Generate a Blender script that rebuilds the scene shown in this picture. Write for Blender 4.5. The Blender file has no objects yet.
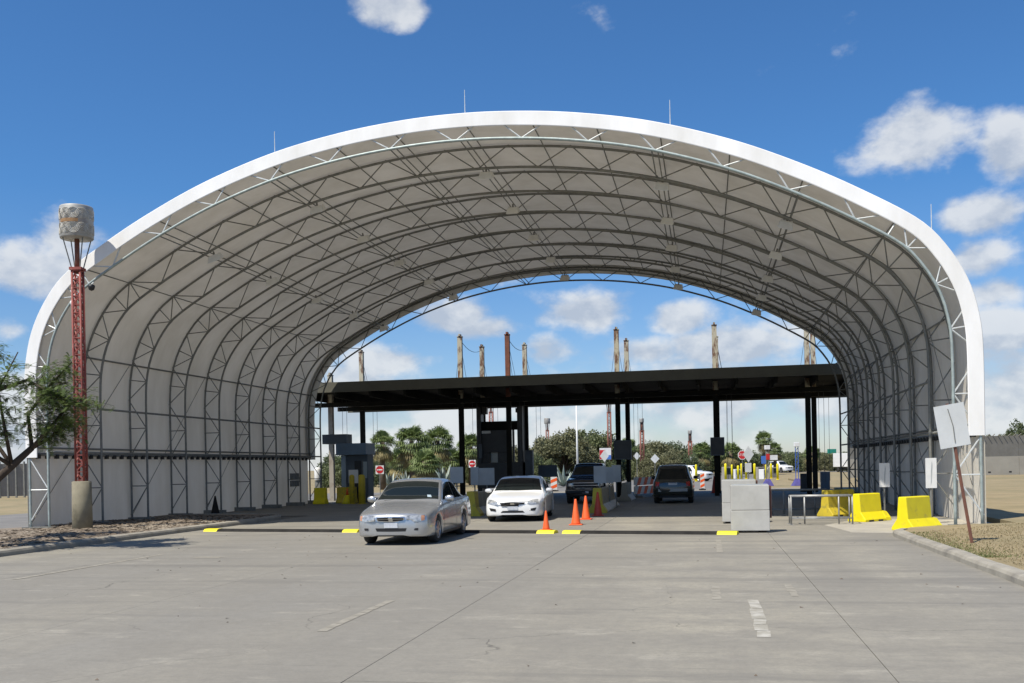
import bpy, bmesh, math, random
import numpy as np
from mathutils import Vector, Matrix
from mathutils.bvhtree import BVHTree
R = math.radians
random.seed(7); rng = np.random.default_rng(7)
scn = bpy.context.scene
COL = scn.collection

# ------------------------------------------------------------------ camera
FPX, YAW, ROLL, SHY, EYE = 995.0, 0.1933, 0.0196, 125.0, 1.7
cd = bpy.data.cameras.new('camera'); cam = bpy.data.objects.new('camera', cd); COL.objects.link(cam)
cd.sensor_width = 36.0; cd.lens = FPX / 1024 * 36; cd.shift_y = SHY / 1024; cd.clip_start = 0.1; cd.clip_end = 9000
cR = Vector((math.cos(YAW), math.sin(YAW), 0)); cF = Vector((-math.sin(YAW), math.cos(YAW), 0)); cU = Vector((0, 0, 1))
rr = cR * math.cos(ROLL) - cU * math.sin(ROLL); uu = cU * math.cos(ROLL) + cR * math.sin(ROLL)
m3 = Matrix((rr, uu, -cF)).transposed().to_4x4(); m3.translation = Vector((0, 0, EYE)); cam.matrix_world = m3
scn.camera = cam
def pray(x, y): return cF + rr * ((x - 512) / FPX) + uu * ((341.5 + SHY - y) / FPX)
def ground(x, y, z=0.0):                      # where a pixel's ray meets the ground
    d = pray(x, y); return Vector((0, 0, EYE)) + d * ((z - EYE) / d.z)
def atdepth(x, y, dep): return Vector((0, 0, EYE)) + pray(x, y) * dep
def gdir(x, dep):                             # ground point under pixel column x at a depth
    p = atdepth(x, 466, dep); return Vector((p.x, p.y, 0))
def height(x, y, dep): return atdepth(x, y, dep).z

# ------------------------------------------------------------------ light
SUN = Vector((-0.36, -0.50, 1.0)).normalized()
sl = bpy.data.lights.new('sun', 'SUN'); sl.energy = 4.8; sl.angle = R(0.53); sl.color = (1.0, 0.935, 0.83)
so = bpy.data.objects.new('sun', sl); COL.objects.link(so); so.rotation_euler = SUN.to_track_quat('Z', 'Y').to_euler(); so.location = (0, 0, 60)
vs = scn.view_settings; vs.view_transform = 'Standard'; vs.look = 'None'; vs.exposure = 0.36; vs.gamma = 1.0; vs.use_curve_mapping = False
scn.display_settings.display_device = 'sRGB'

world = bpy.data.worlds.new('World'); scn.world = world; world.use_nodes = True
wn = world.node_tree.nodes; wl = world.node_tree.links
for n in list(wn): wn.remove(n)
def W(t, **k):
    n = wn.new(t)
    for a, b in k.items(): setattr(n, a, b)
    return n
def wm(op, a, b=None, c=None, clamp=False):
    n = wn.new('ShaderNodeMath'); n.operation = op; n.use_clamp = clamp
    for i, v in enumerate((a, b, c)):
        if v is None: continue
        if isinstance(v, (int, float)): n.inputs[i].default_value = v
        else: wl.new(v, n.inputs[i])
    return n.outputs[0]
sky = W('ShaderNodeTexSky'); sky.sky_type = 'NISHITA'; sky.sun_disc = False
sky.sun_elevation = math.asin(SUN.z); sky.sun_rotation = math.atan2(SUN.x, SUN.y); sky.altitude = 0; sky.air_density = 1.0; sky.dust_density = 0.35; sky.ozone_density = 1.6
tc = W('ShaderNodeTexCoord'); nrm = W('ShaderNodeVectorMath', operation='NORMALIZE'); wl.new(tc.outputs['Generated'], nrm.inputs[0])
sep = W('ShaderNodeSeparateXYZ'); wl.new(nrm.outputs[0], sep.inputs[0])
el = wm('ARCSINE', sep.outputs[2]); az = wm('ARCTAN2', sep.outputs[0], sep.outputs[1])
def noise(scale, detail, rough, dz=0.0, stretch=2.0, seed=0.0):
    a = wm('ADD', wm('MULTIPLY', sep.outputs[2], stretch), dz)
    cb = W('ShaderNodeCombineXYZ'); wl.new(sep.outputs[0], cb.inputs[0]); wl.new(sep.outputs[1], cb.inputs[1]); wl.new(a, cb.inputs[2])
    n = W('ShaderNodeTexNoise', noise_dimensions='4D'); n.inputs['W'].default_value = seed; n.inputs['Scale'].default_value = scale
    n.inputs['Detail'].default_value = detail; n.inputs['Roughness'].default_value = rough; wl.new(cb.outputs[0], n.inputs['Vector'])
    return n.outputs[0]
def blob(a, e, wa, we):
    x = wm('DIVIDE', wm('SUBTRACT', az, a), wa); y = wm('DIVIDE', wm('SUBTRACT', el, e), we)
    d = wm('SQRT', wm('ADD', wm('MULTIPLY', x, x), wm('MULTIPLY', y, y)))
    return wm('SUBTRACT', 1.0, d, clamp=True)
def pix_ae(x, y):
    d = pray(x, y).normalized(); return math.atan2(d.x, d.y), math.asin(d.z)
CLOUDS = [(908, 138, 88, 42), (1018, 145, 46, 48), (985, 216, 64, 32), (975, 262, 60, 36), (40, 272, 105, 60), (400, 8, 62, 24), (585, 312, 80, 30), (675, 318, 50, 24),
          (740, 348, 130, 32), (545, 352, 60, 30), (395, 362, 90, 34), (450, 318, 70, 26), (1010, 330, 80, 40), (1000, 292, 70, 30), (1005, 395, 90, 36), (70, 240, 60, 40), (490, 330, 60, 24), (640, 352, 70, 24), (800, 330, 60, 28), (10, 330, 70, 40), (1090, 260, 120, 70), (-90, 300, 130, 70), (-200, 180, 120, 60), (1250, 160, 120, 70)]
cov = None
for (cx, cy, wx, wy) in CLOUDS:
    a, e = pix_ae(cx, cy); b = blob(a, e, wx / FPX * 1.12, wy / FPX * 1.12)
    cov = b if cov is None else wm('MAXIMUM', cov, b)
low = wm('SUBTRACT', 1.0, wm('DIVIDE', wm('ABSOLUTE', wm('SUBTRACT', el, 0.055)), 0.12), clamp=True)
far_side = noise(2.2, 2, 0.5, seed=4.0)
mid = wm('MULTIPLY', wm('SUBTRACT', 1.0, wm('DIVIDE', wm('ABSOLUTE', wm('SUBTRACT', el, 0.26)), 0.30), clamp=True), wm('MULTIPLY', wm('SUBTRACT', far_side, 0.56, clamp=True), 3.2))
back = wm('MULTIPLY', wm('MULTIPLY', sep.outputs[1], -1.6, clamp=True), mid)
field = wm('MAXIMUM', wm('MULTIPLY', cov, 0.70), wm('MAXIMUM', wm('MULTIPLY', low, 0.62), back))
n1 = noise(9.5, 10, 0.55, seed=1.7, stretch=1.5); n2 = noise(9.5, 10, 0.55, dz=0.03, seed=1.7, stretch=1.5)
dens = wm('SUBTRACT', wm('ADD', field, wm('MULTIPLY', wm('SUBTRACT', n1, 0.5), 2.1)), 0.26)
densu = wm('SUBTRACT', wm('ADD', field, wm('MULTIPLY', wm('SUBTRACT', n2, 0.5), 2.1)), 0.26)
alpha = wm('MULTIPLY', dens, 3.0, clamp=True)
alpha = wm('MULTIPLY', wm('MULTIPLY', alpha, alpha), wm('SUBTRACT', 3.0, wm('MULTIPLY', alpha, 2.0)))
lit = wm('ADD', 0.62, wm('MULTIPLY', wm('SUBTRACT', dens, densu), 3.4), clamp=True)
lit = wm('SUBTRACT', lit, wm('MULTIPLY', wm('MULTIPLY', densu, 1.25, clamp=True), 0.36), clamp=True)
ccol = W('ShaderNodeMixRGB'); ccol.inputs[1].default_value = (4.3, 4.8, 5.6, 1); ccol.inputs[2].default_value = (6.9, 7.1, 7.3, 1); wl.new(lit, ccol.inputs[0])
tcol = W('ShaderNodeMixRGB'); tcol.inputs[1].default_value = (0.80, 0.86, 1.04, 1); tcol.inputs[2].default_value = (0.43, 0.79, 1.14, 1); wl.new(wm('DIVIDE', el, 0.26, clamp=True), tcol.inputs[0])
tint = W('ShaderNodeMixRGB', blend_type='MULTIPLY'); tint.inputs[0].default_value = 1.0; wl.new(tcol.outputs[0], tint.inputs[2]); wl.new(sky.outputs[0], tint.inputs[1])
mixc = W('ShaderNodeMixRGB'); wl.new(wm('MULTIPLY', alpha, 0.88), mixc.inputs[0]); wl.new(tint.outputs[0], mixc.inputs[1]); wl.new(ccol.outputs[0], mixc.inputs[2])
bg = W('ShaderNodeBackground'); bg.inputs[1].default_value = 0.090; wl.new(mixc.outputs[0], bg.inputs[0])
wo = W('ShaderNodeOutputWorld'); wl.new(bg.outputs[0], wo.inputs[0])

# ------------------------------------------------------------------ materials
MATS = {}
def M(name, c1, c2=None, scale=3.0, rough=0.6, metal=0.0, bump=0.0, detail=6, coat=0.0, spec=0.5, stretch=(1, 1, 1), space='pos', lo=0.35, hi=0.65, c3=None, s3=0.4, lo3=0.55, hi3=0.75, rvar=0.0, bscale=None):
    m = bpy.data.materials.new(name); m.use_nodes = True; nt = m.node_tree; b = nt.nodes['Principled BSDF']
    b.inputs['Roughness'].default_value = rough; b.inputs['Metallic'].default_value = metal; b.inputs['Specular IOR Level'].default_value = spec
    if coat: b.inputs['Coat Weight'].default_value = coat; b.inputs['Coat Roughness'].default_value = 0.04
    b.inputs['Base Color'].default_value = (*c1, 1)
    if c2 or bump:
        if space == 'pos': g = nt.nodes.new('ShaderNodeNewGeometry').outputs['Position']
        else: g = nt.nodes.new('ShaderNodeTexCoord').outputs['Object']
        mp = nt.nodes.new('ShaderNodeMapping'); mp.inputs['Scale'].default_value = stretch; nt.links.new(g, mp.inputs[0])
        def nz(s, d=detail):
            n = nt.nodes.new('ShaderNodeTexNoise'); n.inputs['Scale'].default_value = s; n.inputs['Detail'].default_value = d; n.inputs['Roughness'].default_value = 0.6
            nt.links.new(mp.outputs[0], n.inputs['Vector']); return n.outputs[0]
        def rampmix(fac, lo_, hi_, a, b_):
            mr = nt.nodes.new('ShaderNodeMapRange'); mr.inputs[1].default_value = lo_; mr.inputs[2].default_value = hi_; nt.links.new(fac, mr.inputs[0])
            mx = nt.nodes.new('ShaderNodeMixRGB'); nt.links.new(mr.outputs[0], mx.inputs[0])
            for i, v in ((1, a), (2, b_)):
                if isinstance(v, tuple): mx.inputs[i].default_value = (*v, 1)
                else: nt.links.new(v, mx.inputs[i])
            return mx.outputs[0]
        f = nz(scale)
        if c2:
            o = rampmix(f, lo, hi, c1, c2)
            if c3: o = rampmix(nz(s3), lo3, hi3, o, c3)
            nt.links.new(o, b.inputs['Base Color'])
        if rvar:
            mr = nt.nodes.new('ShaderNodeMapRange'); mr.inputs[3].default_value = rough - rvar; mr.inputs[4].default_value = rough + rvar; nt.links.new(f, mr.inputs[0]); nt.links.new(mr.outputs[0], b.inputs['Roughness'])
        if bump:
            bp = nt.nodes.new('ShaderNodeBump'); bp.inputs['Strength'].default_value = bump; bp.inputs['Distance'].default_value = 0.02
            nt.links.new(nz(bscale) if bscale else f, bp.inputs['Height']); nt.links.new(bp.outputs[0], b.inputs['Normal'])
    MATS[name] = m; return m
def leafmat(name, c1, c2, trans=0.25, scale=1.2):
    m = bpy.data.materials.new(name); m.use_nodes = True; nt = m.node_tree; b = nt.nodes['Principled BSDF']; b.inputs['Roughness'].default_value = 0.6
    g = nt.nodes.new('ShaderNodeNewGeometry'); n = nt.nodes.new('ShaderNodeTexNoise'); n.inputs['Scale'].default_value = scale; nt.links.new(g.outputs['Position'], n.inputs['Vector'])
    mr = nt.nodes.new('ShaderNodeMapRange'); mr.inputs[1].default_value = 0.3; mr.inputs[2].default_value = 0.7; nt.links.new(n.outputs[0], mr.inputs[0])
    rp = nt.nodes.new('ShaderNodeMath'); rp.operation = 'ADD'; rp.use_clamp = True; nt.links.new(mr.outputs[0], rp.inputs[0])
    r2 = nt.nodes.new('ShaderNodeMath'); r2.operation = 'MULTIPLY_ADD'; r2.inputs[1].default_value = 0.7; r2.inputs[2].default_value = -0.35; nt.links.new(g.outputs['Random Per Island'], r2.inputs[0]); nt.links.new(r2.outputs[0], rp.inputs[1])
    mx = nt.nodes.new('ShaderNodeMixRGB'); mx.inputs[1].default_value = (*c1, 1); mx.inputs[2].default_value = (*c2, 1); nt.links.new(rp.outputs[0], mx.inputs[0]); nt.links.new(mx.outputs[0], b.inputs['Base Color'])
    t = nt.nodes.new('ShaderNodeBsdfTranslucent'); nt.links.new(mx.outputs[0], t.inputs[0]); ms = nt.nodes.new('ShaderNodeMixShader'); ms.inputs[0].default_value = trans
    nt.links.new(b.outputs[0], ms.inputs[1]); nt.links.new(t.outputs[0], ms.inputs[2]); nt.links.new(ms.outputs[0], nt.nodes['Material Output'].inputs[0]); MATS[name] = m; return m
def road_material():
    m = bpy.data.materials.new('road_concrete'); m.use_nodes = True; nt = m.node_tree; b = nt.nodes['Principled BSDF']; L = nt.links
    g = nt.nodes.new('ShaderNodeNewGeometry').outputs['Position']
    def nz(scale, st=(1, 1, 1), detail=6, rough=0.6, off=(0, 0, 0)):
        mp = nt.nodes.new('ShaderNodeMapping'); mp.inputs['Scale'].default_value = st; mp.inputs['Location'].default_value = off; L.new(g, mp.inputs[0])
        n = nt.nodes.new('ShaderNodeTexNoise'); n.inputs['Scale'].default_value = scale; n.inputs['Detail'].default_value = detail; n.inputs['Roughness'].default_value = rough; L.new(mp.outputs[0], n.inputs['Vector']); return n.outputs[0]
    def rng_(f, a, b_, c=0.0, d=1.0):
        mr = nt.nodes.new('ShaderNodeMapRange'); mr.inputs[1].default_value = a; mr.inputs[2].default_value = b_; mr.inputs[3].default_value = c; mr.inputs[4].default_value = d; L.new(f, mr.inputs[0]); return mr.outputs[0]
    def mix(f, a, c, k='MIX'):
        mx = nt.nodes.new('ShaderNodeMixRGB'); mx.blend_type = k
        for i, v in ((0, f), (1, a), (2, c)):
            if isinstance(v, tuple): mx.inputs[i].default_value = (*v, 1)
            elif isinstance(v, float): mx.inputs[i].default_value = v
            else: L.new(v, mx.inputs[i])
        return mx.outputs[0]
    c = mix(rng_(nz(0.20, detail=5), 0.38, 0.62), (0.345, 0.316, 0.247), (0.262, 0.244, 0.20))
    c = mix(rng_(nz(1.0, (0.27, 0.012, 1), detail=2, off=(0.4, 0, 0)), 0.40, 0.58, 0, 0.75), c, (0.225, 0.214, 0.188))
    c = mix(rng_(nz(0.55, (1, 0.08, 1)), 0.44, 0.68, 0, 0.7), c, (0.215, 0.20, 0.168))
    c = mix(rng_(nz(1.1, (0.6, 1, 1), detail=9, rough=0.68, off=(2, 8, 0)), 0.45, 0.63, 0, 0.75), c, (0.22, 0.205, 0.172))
    c = mix(rng_(nz(1.6, (0.5, 1, 1), detail=9, rough=0.68, off=(7, 2, 0)), 0.56, 0.70, 0, 0.6), c, (0.41, 0.38, 0.31))
    c = mix(rng_(nz(0.6, (0.14, 1.6, 1), detail=8, rough=0.65, off=(3, 9, 0)), 0.52, 0.68, 0, 0.8), c, (0.14, 0.133, 0.118))
    c = mix(rng_(nz(3.2, (0.09, 1.6, 1), detail=8, rough=0.7, off=(11, 4, 0)), 0.60, 0.70, 0, 0.65), c, (0.10, 0.095, 0.085))
    c = mix(rng_(nz(7, detail=10, rough=0.75), 0.42, 0.66, 0, 0.45), c, (0.165, 0.155, 0.132))
    c = mix(rng_(nz(30, detail=3), 0.3, 0.7, 0, 0.35), c, (0.16, 0.15, 0.13))
    c = mix(rng_(nz(2.4, detail=8, rough=0.7, off=(0, 3, 0)), 0.70, 0.76, 0, 0.75), c, (0.09, 0.085, 0.075))
    mp = nt.nodes.new('ShaderNodeMapping'); L.new(g, mp.inputs[0]); ad = nt.nodes.new('ShaderNodeVectorMath'); ad.operation = 'ADD'; L.new(mp.outputs[0], ad.inputs[0])
    dn = nt.nodes.new('ShaderNodeTexNoise'); dn.inputs['Scale'].default_value = 0.8; dn.inputs['Detail'].default_value = 7; L.new(g, dn.inputs['Vector']); L.new(dn.outputs['Color'], ad.inputs[1])
    vo = nt.nodes.new('ShaderNodeTexVoronoi'); vo.feature = 'DISTANCE_TO_EDGE'; vo.inputs['Scale'].default_value = 0.16; L.new(ad.outputs[0], vo.inputs['Vector'])
    cr = nt.nodes.new('ShaderNodeMath'); cr.operation = 'MULTIPLY'; L.new(rng_(vo.outputs[0], 0.0, 0.0022, 0.75, 0.0), cr.inputs[0]); L.new(rng_(nz(0.3, off=(5, 5, 0)), 0.45, 0.6), cr.inputs[1])
    c = mix(cr.outputs[0], c, (0.07, 0.065, 0.055))
    L.new(c, b.inputs['Base Color']); b.inputs['Roughness'].default_value = 0.82; b.inputs['Specular IOR Level'].default_value = 0.35
    bp = nt.nodes.new('ShaderNodeBump'); bp.inputs['Strength'].default_value = 0.25; bp.inputs['Distance'].default_value = 0.01; L.new(nz(40, detail=4), bp.inputs['Height']); L.new(bp.outputs[0], b.inputs['Normal'])
    MATS['road'] = m; return m
road_material()
M('apron', (0.40, 0.37, 0.305), (0.315, 0.29, 0.24), 1.2, 0.85, bump=0.15, bscale=30)
M('joint', (0.09, 0.083, 0.07), (0.19, 0.175, 0.145), 2.5, 0.9)
M('kerb', (0.33, 0.305, 0.25), (0.24, 0.22, 0.18), 2.5, 0.85, bump=0.3, c3=(0.12, 0.11, 0.10), s3=1.5, lo3=0.55, hi3=0.8)
M('dry_grass', (0.30, 0.235, 0.13), (0.225, 0.18, 0.095), 0.8, 0.9, bump=0.5, bscale=30, c3=(0.17, 0.155, 0.075), s3=0.16, lo3=0.48, hi3=0.74)
M('mulch', (0.235, 0.19, 0.14), (0.14, 0.11, 0.08), 3.0, 0.95, bump=0.6, c3=(0.31, 0.27, 0.21), s3=0.35, lo3=0.45, hi3=0.65, bscale=25)
M('chip', (0.21, 0.165, 0.12), (0.09, 0.07, 0.05), 9, 0.95)
M('asphalt', (0.19, 0.18, 0.165), (0.14, 0.135, 0.125), 0.6, 0.9, bump=0.2, bscale=30)
M('worn_paint', (0.43, 0.41, 0.355), (0.29, 0.27, 0.22), 4.5, 0.85, lo=0.38, hi=0.56, detail=10)
M('faint_paint', (0.305, 0.282, 0.23), (0.25, 0.23, 0.185), 4.5, 0.85, lo=0.40, hi=0.54, detail=8)
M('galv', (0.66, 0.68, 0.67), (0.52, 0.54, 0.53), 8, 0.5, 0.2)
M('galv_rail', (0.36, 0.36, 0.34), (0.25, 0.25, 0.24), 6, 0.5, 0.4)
M('galv_dark', (0.215, 0.217, 0.20), (0.15, 0.153, 0.142), 6, 0.6, 0.15)  # darker steel, shade put in for inner trusses and rear rail frame; posts share it
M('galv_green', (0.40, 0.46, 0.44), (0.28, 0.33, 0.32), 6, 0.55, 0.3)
M('clip', (0.02, 0.02, 0.02), None, rough=0.6)
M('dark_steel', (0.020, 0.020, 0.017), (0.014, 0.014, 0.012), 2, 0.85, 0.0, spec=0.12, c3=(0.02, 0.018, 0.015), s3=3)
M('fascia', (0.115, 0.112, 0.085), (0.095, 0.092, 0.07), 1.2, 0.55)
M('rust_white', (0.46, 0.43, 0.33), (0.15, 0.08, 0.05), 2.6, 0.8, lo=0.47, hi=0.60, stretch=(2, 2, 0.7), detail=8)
M('rust_red', (0.22, 0.08, 0.05), (0.13, 0.055, 0.038), 3, 0.85, detail=8)
M('beige_column', (0.30, 0.27, 0.22), (0.17, 0.13, 0.10), 1.2, 0.8, lo=0.5, hi=0.7)
M('red_lattice', (0.31, 0.065, 0.052), (0.21, 0.06, 0.048), 5, 0.7, c3=(0.40, 0.17, 0.14), s3=6, lo3=0.58, hi3=0.66)
M('far_red', (0.26, 0.10, 0.075), (0.20, 0.08, 0.06), 3, 0.8)
M('can', (0.42, 0.415, 0.385), (0.34, 0.335, 0.31), 2, 0.55, 0.25, c3=(0.20, 0.12, 0.065), s3=1.3, lo3=0.50, hi3=0.78)
M('can_rust', (0.22, 0.12, 0.055), (0.33, 0.20, 0.10), 7, 0.85)
M('can_slot', (0.62, 0.61, 0.56), (0.50, 0.46, 0.38), 9, 0.7)
M('ped', (0.27, 0.245, 0.17), (0.19, 0.17, 0.12), 2.2, 0.9, bump=0.4, c3=(0.12, 0.11, 0.075), s3=2.5)
M('block', (0.47, 0.46, 0.42), (0.40, 0.39, 0.355), 2.2, 0.85, bump=0.25, c3=(0.38, 0.37, 0.33), s3=5, lo3=0.6, hi3=0.8)
M('brown_board', (0.16, 0.06, 0.04), (0.09, 0.045, 0.03), 4, 0.8)
M('yellow', (0.82, 0.70, 0.005), (0.74, 0.62, 0.005), 2.2, 0.5, bump=0.08, c3=(0.45, 0.38, 0.06), s3=5, lo3=0.58, hi3=0.80)
M('yellow_dark', (0.62, 0.47, 0.03), (0.48, 0.37, 0.03), 3, 0.6, c3=(0.25, 0.22, 0.06), s3=5)  # darker yellow: shade tinted in for shaded barriers; bollards and low wall share it
M('yellow_orange', (0.85, 0.55, 0.02), None, rough=0.5)
M('barrier_conc', (0.36, 0.33, 0.26), (0.27, 0.25, 0.20), 3, 0.85, bump=0.2)
M('barrier_white', (0.62, 0.62, 0.60), (0.50, 0.50, 0.48), 3, 0.7)
M('rubber', (0.014, 0.013, 0.012), (0.026, 0.024, 0.021), 4, 0.85, spec=0.2)
M('orange', (0.88, 0.13, 0.025), (0.78, 0.11, 0.02), 8, 0.5)
M('orange_dull', (0.5, 0.05, 0.02), (0.42, 0.045, 0.02), 8, 0.55)
M('sign_back', (0.66, 0.68, 0.67), (0.58, 0.60, 0.59), 2.5, 0.5, 0.05)
M('sign_grey', (0.40, 0.42, 0.42), (0.33, 0.35, 0.35), 2, 0.6)
M('sign_white', (0.75, 0.75, 0.73), (0.66, 0.66, 0.64), 3, 0.5)
M('sign_red', (0.55, 0.02, 0.025), (0.48, 0.02, 0.02), 3, 0.45)
M('sign_blue', (0.06, 0.16, 0.48), None, rough=0.5)
M('sign_green', (0.02, 0.22, 0.16), None, rough=0.5)
M('rust_post', (0.20, 0.085, 0.055), (0.13, 0.06, 0.045), 6, 0.85)
M('cable', (0.05, 0.055, 0.06), None, rough=0.6)
M('booth_wall', (0.10, 0.125, 0.15), (0.08, 0.10, 0.12), 2, 0.6)
M('booth_roof', (0.13, 0.21, 0.32), (0.11, 0.165, 0.23), 1.5, 0.5)
M('booth_light', (0.30, 0.38, 0.46), None, rough=0.5)
M('black_machine', (0.022, 0.024, 0.026), (0.032, 0.035, 0.038), 3, 0.45)
M('window_dark', (0.02, 0.03, 0.035), None, rough=0.08)
M('window_pale', (0.35, 0.42, 0.45), None, rough=0.15)
M('fence', (0.26, 0.24, 0.21), (0.21, 0.195, 0.17), 1.5, 0.75)
M('wall_low', (0.34, 0.32, 0.27), (0.29, 0.27, 0.23), 0.8, 0.85)
M('wall_mesh', (0.17, 0.165, 0.15), (0.14, 0.135, 0.12), 1.5, 0.8)
M('bark', (0.075, 0.055, 0.042), (0.045, 0.034, 0.026), 8, 0.95, bump=0.6, stretch=(1, 1, 0.3))
M('palm_trunk', (0.14, 0.11, 0.08), (0.08, 0.062, 0.045), 5, 0.95, bump=0.5)
M('flood', (0.78, 0.78, 0.75), (0.70, 0.70, 0.67), 5, 0.5)
M('flood_glass', (0.82, 0.83, 0.82), None, rough=0.15)
M('tyre', (0.018, 0.018, 0.018), (0.03, 0.03, 0.028), 9, 0.8)
M('rim', (0.42, 0.43, 0.44), (0.34, 0.35, 0.36), 9, 0.3, 0.8)
M('car_black', (0.012, 0.012, 0.013), None, rough=0.55)
M('glass', (0.010, 0.014, 0.014), None, rough=0.06, spec=0.28)
M('lamp_clear', (0.55, 0.56, 0.55), (0.22, 0.23, 0.24), 16, 0.1, 0.3, coat=0.6)
M('lamp_amber', (0.45, 0.22, 0.12), None, rough=0.15, coat=0.5)
M('lamp_red', (0.45, 0.015, 0.015), None, rough=0.15, coat=0.5)
M('chrome', (0.62, 0.63, 0.64), None, rough=0.15, metal=1.0)
M('plate', (0.66, 0.68, 0.70), (0.52, 0.55, 0.60), 12, 0.5)
M('paint_silver', (0.50, 0.51, 0.515), (0.475, 0.485, 0.49), 1.5, 0.27, 0.70, coat=0.7)
M('paint_white', (0.80, 0.80, 0.78), (0.77, 0.77, 0.75), 1.2, 0.3, 0.0, coat=0.7)
M('paint_black', (0.010, 0.011, 0.013), None, rough=0.25, coat=0.8)
M('paint_green', (0.012, 0.018, 0.016), None, rough=0.25, coat=0.8)
M('blue_metal', (0.05, 0.12, 0.42), (0.04, 0.09, 0.30), 4, 0.5)
M('purple_metal', (0.11, 0.09, 0.30), (0.08, 0.07, 0.20), 4, 0.5)
leafmat('blade', (0.40, 0.32, 0.185), (0.30, 0.25, 0.13), 0.5, 0.7); leafmat('weed', (0.16, 0.19, 0.06), (0.24, 0.23, 0.10), 0.4, 2.0)
leafmat('leaf_tree', (0.18, 0.20, 0.085), (0.10, 0.125, 0.05)); leafmat('leaf_olive', (0.21, 0.205, 0.105), (0.13, 0.135, 0.065)); leafmat('leaf_dark', (0.13, 0.155, 0.07), (0.07, 0.095, 0.04))  # far foliage colours lightened to stand in for distance haze
leafmat('leaf_fern', (0.17, 0.23, 0.075), (0.085, 0.13, 0.035), 0.45); leafmat('palm_green', (0.20, 0.255, 0.085), (0.095, 0.14, 0.04)); leafmat('palm_dead', (0.30, 0.25, 0.10), (0.17, 0.14, 0.055)); leafmat('agave', (0.40, 0.45, 0.40), (0.27, 0.33, 0.29), 0.1)

def fabric(name, col, trans):
    m = bpy.data.materials.new(name); m.use_nodes = True; nt = m.node_tree; b = nt.nodes['Principled BSDF']; b.inputs['Roughness'].default_value = 0.55; b.inputs['Specular IOR Level'].default_value = 0.3
    g = nt.nodes.new('ShaderNodeNewGeometry'); mp = nt.nodes.new('ShaderNodeMapping'); mp.inputs['Scale'].default_value = (1, 1, 0.35); nt.links.new(g.outputs['Position'], mp.inputs[0])
    n = nt.nodes.new('ShaderNodeTexNoise'); n.inputs['Scale'].default_value = 0.9; n.inputs['Detail'].default_value = 7; n.inputs['Roughness'].default_value = 0.62; nt.links.new(mp.outputs[0], n.inputs['Vector'])
    mr = nt.nodes.new('ShaderNodeMapRange'); mr.inputs[1].default_value = 0.35; mr.inputs[2].default_value = 0.72; nt.links.new(n.outputs[0], mr.inputs[0])
    mx = nt.nodes.new('ShaderNodeMixRGB'); mx.inputs[1].default_value = (*col, 1); mx.inputs[2].default_value = (col[0] * 0.80, col[1] * 0.79, col[2] * 0.76, 1); nt.links.new(mr.outputs[0], mx.inputs[0]); nt.links.new(mx.outputs[0], b.inputs['Base Color'])
    if trans:
        t = nt.nodes.new('ShaderNodeBsdfTranslucent'); nt.links.new(mx.outputs[0], t.inputs[0]); ms = nt.nodes.new('ShaderNodeMixShader'); ms.inputs[0].default_value = trans
        nt.links.new(b.outputs[0], ms.inputs[1]); nt.links.new(t.outputs[0], ms.inputs[2]); nt.links.new(ms.outputs[0], nt.nodes['Material Output'].inputs[0])
    MATS[name] = m
fabric('fabric', (0.755, 0.72, 0.655), 0.088); fabric('valance', (0.86, 0.86, 0.85), 0.0)

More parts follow.
